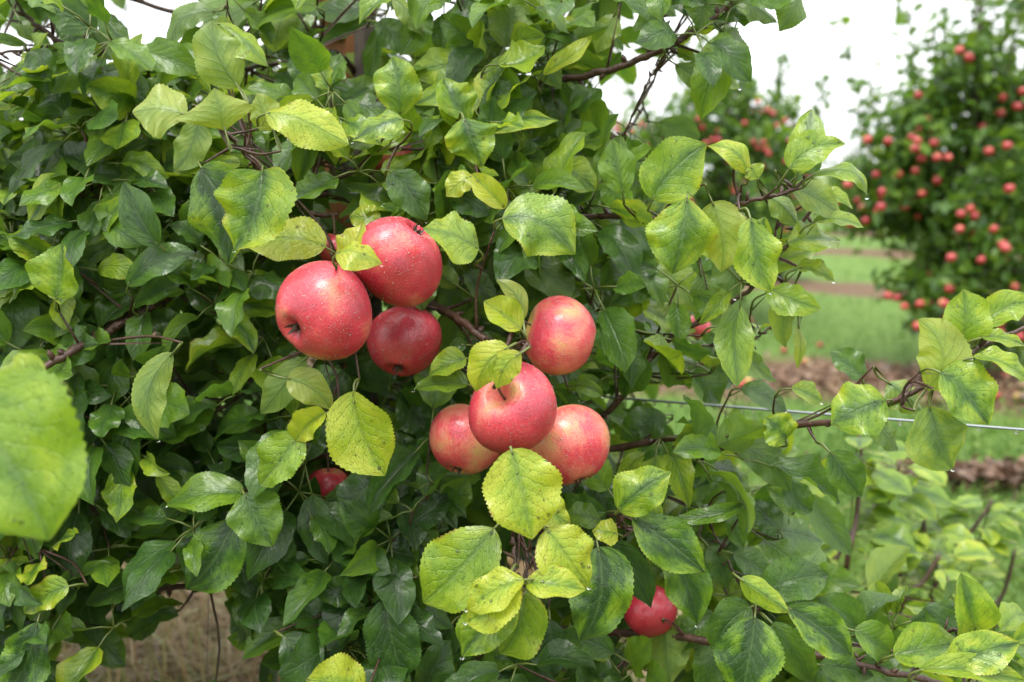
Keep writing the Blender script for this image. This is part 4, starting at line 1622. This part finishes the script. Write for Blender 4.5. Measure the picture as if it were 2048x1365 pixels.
def build_tree_meshes(seed, height=2.3, radius=.55, n_leaf=5200, shoots=26):
    rs = np.random.default_rng(seed)
    tr = Acc()
    zt = np.linspace(0, height * .92, 14)
    pth = np.stack([.03 * np.sin(zt * 2 + seed), .03 * np.cos(zt * 1.7 + seed), zt], 1)
    V, F = tube(pth, np.interp(zt, [0, .1, height], [.045, .032, .008]), 8)
    tr.add(V, F)
    br = Acc()
    cen, dirs, spots = [], [], []

    def rad_at(z):
        return radius * np.interp(z / height, [0.02, .10, .24, .42, .56, .68, 1.0], [.35, .75, 1.0, 1.0, .78, .45, .25])
    for k in range(46):
        z = rs.uniform(.08, .62) * height
        az = k * 2.4 + rs.uniform(-.4, .4)
        ln = rad_at(z) * rs.uniform(.7, 1.12)
        d = np.array([math.cos(az), math.sin(az), rs.uniform(-.25, .35)])
        p0 = np.array([0, 0, z])
        pts = smooth_path([p0, p0 + d * ln * .5 + UP * .03, p0 + d * ln - UP * rs.uniform(-.02, .10)], 8)
        V, F = tube(pts, np.linspace(.010, .003, 8), 5)
        br.add(V, F)
        m = int(n_leaf * .83 / 46)
        t = rs.beta(1.7, 1.1, m)
        b_ = np.stack([np.interp(t, np.linspace(0, 1, 8), pts[:, i]) for i in range(3)], 1)
        cen.append(b_ + rs.normal(0, .065, (m, 3)))
        dirs.append(np.tile(d, (m, 1)))
        for q in range(9):
            tt = rs.uniform(.25, 1.02)
            spots.append(np.array([np.interp(tt, np.linspace(0, 1, 8), pts[:, i]) for i in range(3)]) + rs.normal(0, .03, 3) - UP * .05 + d * .05)
    for k in range(shoots):                                   # upright shoots of the year
        z = rs.uniform(.42, .66) * height
        az = rs.uniform(0, 6.28)
        r = rad_at(z) * rs.uniform(.1, 1.0)
        p0 = np.array([r * math.cos(az), r * math.sin(az), z])
        ln = rs.uniform(.3, .75) * height * .5
        d = nrm(np.array([math.cos(az) * .25 + rs.normal(0, .1), math.sin(az) * .25 + rs.normal(0, .1), 1]))
        pts = smooth_path([p0, p0 + d * ln * .5, p0 + d * ln + UP * .02], 7)
        V, F = tube(pts, np.linspace(.005, .002, 7), 5)
        br.add(V, F)
        m = int(26 + 20 * rs.random())
        t = rs.uniform(0, 1, m)
        b_ = np.stack([np.interp(t, np.linspace(0, 1, 7), pts[:, i]) for i in range(3)], 1)
        cen.append(b_ + rs.normal(0, .026, (m, 3)))
        dirs.append(np.tile(d, (m, 1)))
    Cn, D = np.vstack(cen), np.vstack(dirs)
    n = len(Cn)
    T = D * .5 + rs.normal(0, .7, (n, 3)) - UP * .3
    T /= np.linalg.norm(T, axis=1)[:, None]
    N = rs.normal(0, .5, (n, 3)) + UP * .8 + D * .3
    N -= T * np.sum(T * N, 1)[:, None]
    N /= np.linalg.norm(N, axis=1)[:, None]
    L = rs.uniform(.05, .085, n)
    V, F, uv = simple_leaves(Cn, T, N, L, L * .58)
    ld = np.zeros((n, 3))
    ld[:, 0] = np.clip(rs.normal(.25, .14, n), 0, 1)
    ld[:, 1] = .1
    ld[:, 2] = rs.random(n)
    cm = mesh('crown', V, F, [M_LEAF_FAR], uv=uv, ld=np.repeat(ld, 6, 0))
    return tr.mesh('trunk', [M_BARK]), br.mesh('branch', [M_BARK]), cm, spots


VAR = [build_tree_meshes(31, 2.4, .54, 8000, 17), build_tree_meshes(32, 2.2, .60, 5000, 9), build_tree_meshes(33, 2.5, .52, 5200, 24)]


def far_tree(x, y, var, rz, s, label, n_app, app_label, app_group, group=None, face=None):
    tm, bm, cm, spots = VAR[var]
    t = thing('apple_tree', label, 'tree', (x, y, float(ground_z(x, y))), group)
    t.rotation_euler = (0, 0, rz)
    t.scale = (s, s, s)
    for nm, me in (('trunk', tm), ('branch', bm), ('crown', cm)):
        o = bpy.data.objects.new(nm, me)
        COL.objects.link(o)
        o.parent = t
        if nm == 'crown':
            o['kind'] = 'stuff'
    rs = np.random.default_rng(int(abs(x * 1000 + y * 77)))
    c, sn = math.cos(rz), math.sin(rz)
    n = 0
    used = []
    order = np.argsort([-p[2] * (var == 1) + rs.uniform(0, .9) for p in spots])
    to_cam = nrm(np.array([-x, -y, 0]))
    for k in order:
        p = spots[k]
        if p[2] > 1.15 and math.hypot(p[0], p[1]) > .32:
            continue
        q = np.array([p[0] * c - p[1] * sn, p[0] * sn + p[1] * c, p[2]]) * s
        if q @ to_cam < -.05 and rs.random() < .85:
            continue
        if n >= n_app:
            break
        if any(np.linalg.norm(q - u_) < .07 for u_ in used) and rs.random() < .85:
            continue
        used.append(q)
        n += 1
        q = q + to_cam * (.18 if var == 1 else rs.uniform(.08, .30))
        o = bpy.data.objects.new('apple', far_me)
        COL.objects.link(o)
        o.location = (x + q[0], y + q[1], q[2])
        o.rotation_euler = (rs.normal(0, .4), rs.normal(0, .4), rs.uniform(0, 6))
        o.scale = (rs.uniform(.85, 1.1),) * 3
        o.color = (rs.uniform(.7, 1.1), 0, 0, 1)
        tag(o, app_label, 'apple', app_group)
    return t


far_tree(2.24, 5.0, 0, .3, 1.0, 'bushy apple tree full of red apples standing at the right edge behind the alley', 110,
         'small red apple hanging in the bushy tree at the right edge', 'apples of the bushy tree at the right edge')
far_tree(1.42, 6.9, 1, 1.3, 1.15, 'blurred apple tree with many red apples between the near tree and the bushy one', 90,
         'small red apple on the blurred tree behind the near tree', 'apples of the blurred tree behind the near tree')
far_tree(3.85, 5.4, 2, 2.1, 1.0, 'apple tree cut off by the right edge of the picture', 10,
         'red apple on the tree cut off by the right edge', 'apples of the tree cut off by the right edge')
G2 = 'apple trees of the second row behind the near tree'
for k, s in enumerate([2.6, 4.0, 5.5, 7.0]):
    x, y = 2.2 - .943 * s, 5.0 + .334 * s + .2
    far_tree(x, y, k % 3, k * 1.9, .74 + .02 * k, 'apple tree of the second row hidden %s the near foliage' % ('behind the middle of', 'left of the middle behind', 'far left behind', 'outermost left beyond')[k], 8,
             'red apple of the second row glimpsed through gaps in the near foliage', 'apples glimpsed through the near foliage', G2)
G3 = 'apple trees of the rows far behind'
rs = np.random.default_rng(5)
far_seen = {}
for row in range(3):
    for k in range(9):
        s = -4.5 + k * 1.9 + row * .6 + rs.uniform(-.2, .2)
        x, y = 2.2 - .943 * s + .334 * (4.05 * (row + 1)), 5.0 + .334 * s + .943 * 4.05 * (row + 1)
        px = proj((x, y, 1.0))[0]
        if not 1150 < px < 2250:
            continue
        seen = far_seen[row] = far_seen.get(row, 0) + 1
        far_tree(x, y, (k + row) % 3, rs.uniform(0, 6), rs.uniform(.62, .72) + .1 * row, 'small blurred apple tree, number %s from the right in the %s row behind the alley' % (('one', 'two', 'three', 'four', 'five', 'six')[seen - 1], ('nearer', 'middle', 'farthest')[row]), 9 if row == 0 else 0,
                 'tiny red apple on a tree in the rows far behind', 'apples on the trees far behind', G3)

# ------------------------------------------------------------------ lime green suckers at the lower right
def shoot(pts, label, n_leaf, seed, group):
    p0 = pts[0]
    t = thing('young_shoot', label, 'plant', Vector(p0), group)
    path = smooth_path(pts, 16)
    a = Acc()
    V, F = tube(path, np.linspace(.005, .0022, 16), 7)
    a.add(V, F)
    obj('stem', a.mesh('stem', [M_TWIG]), t)
    rs = np.random.default_rng(seed)
    for k in range(n_leaf):
        u = rs.uniform(.22, 1.0)
        c = np.array([np.interp(u, np.linspace(0, 1, 16), path[:, i]) for i in range(3)])
        az = k * 2.4 + rs.uniform(-.5, .5)
        T = nrm(np.array([math.cos(az), math.sin(az), rs.uniform(-.25, .5)]))
        L = rs.uniform(.042, .070)
        N = nrm(UP + rs.normal(0, .35, 3) - F_ * .3)
        P0 = c + T * .024
        a = Acc()
        ar = rs.uniform(.04, .16)
        V, F, UV, T_, N_ = leaf_grid(P0, P0 + T * L - UP * L * .3, N, L * rs.uniform(.58, .72), a1=ar, a2=ar, fold=rs.uniform(5, 25), edge=rs.uniform(-30, 0), wave=.04, seed=seed * 50 + k, rows=14,
                                     cols=(-1, -.6, -.25, 0, .25, .6, 1), teeth=.03)
        a.add(V, F, UV, (rs.uniform(.42, .82), .45, rs.random()))
        Vp, Fp = tube(np.array([P0 + T * .004, (P0 + c) / 2, c]), [.0008, .0009, .001], 4)
        a.add(Vp, Fp, mi=1)
        obj('leaf', a.mesh('leaf', [M_LEAF, M_PETIOLE]), t)
    return t


SG = 'lime green shoots at the lower right'
for k, (pts, n, lab) in enumerate([
    ([on_ground(1660, 1480) * np.array([1, 1, 0]), P(1688, 1170, 1.42), P(1712, 1040, 1.42), P(1722, 930, 1.42), P(1718, 870, 1.42)], 22, 'upright lime leaved shoot with a red brown stem left of the other shoots'),
    ([P(1640, 1420, 1.45), P(1720, 1230, 1.5), P(1800, 1150, 1.5), P(1842, 1100, 1.5), P(1850, 1040, 1.5)], 20, 'lime leaved shoot leaning right between two other shoots'),
    ([P(1800, 1390, 1.5), P(1862, 1200, 1.55), P(1915, 1100, 1.55), P(1960, 1040, 1.55), P(1985, 1000, 1.55)], 21, 'lime leaved shoot farthest right, arching over the grass'),
    ([P(1600, 1400, 1.4), P(1640, 1200, 1.45), P(1760, 1000, 1.5), P(1790, 960, 1.5), P(1800, 925, 1.5)], 19, 'thin lime leaved shoot rising behind the others'),
    ([P(1760, 1420, 1.35), P(1790, 1260, 1.38), P(1850, 1160, 1.38), P(1880, 1110, 1.38)], 17, 'short lime leaved shoot in front of the two leaning ones'),
    ([P(1900, 1440, 1.5), P(1960, 1280, 1.6), P(2010, 1180, 1.62), P(2030, 1100, 1.62)], 17, 'lime leaved shoot low by the right edge above the clover'),
]):
    pts = [np.array(p) for p in pts]
    g0 = pts[0].copy()
    g0[2] = 0
    shoot([g0] + pts[1:], lab, n, 70 + k, SG)
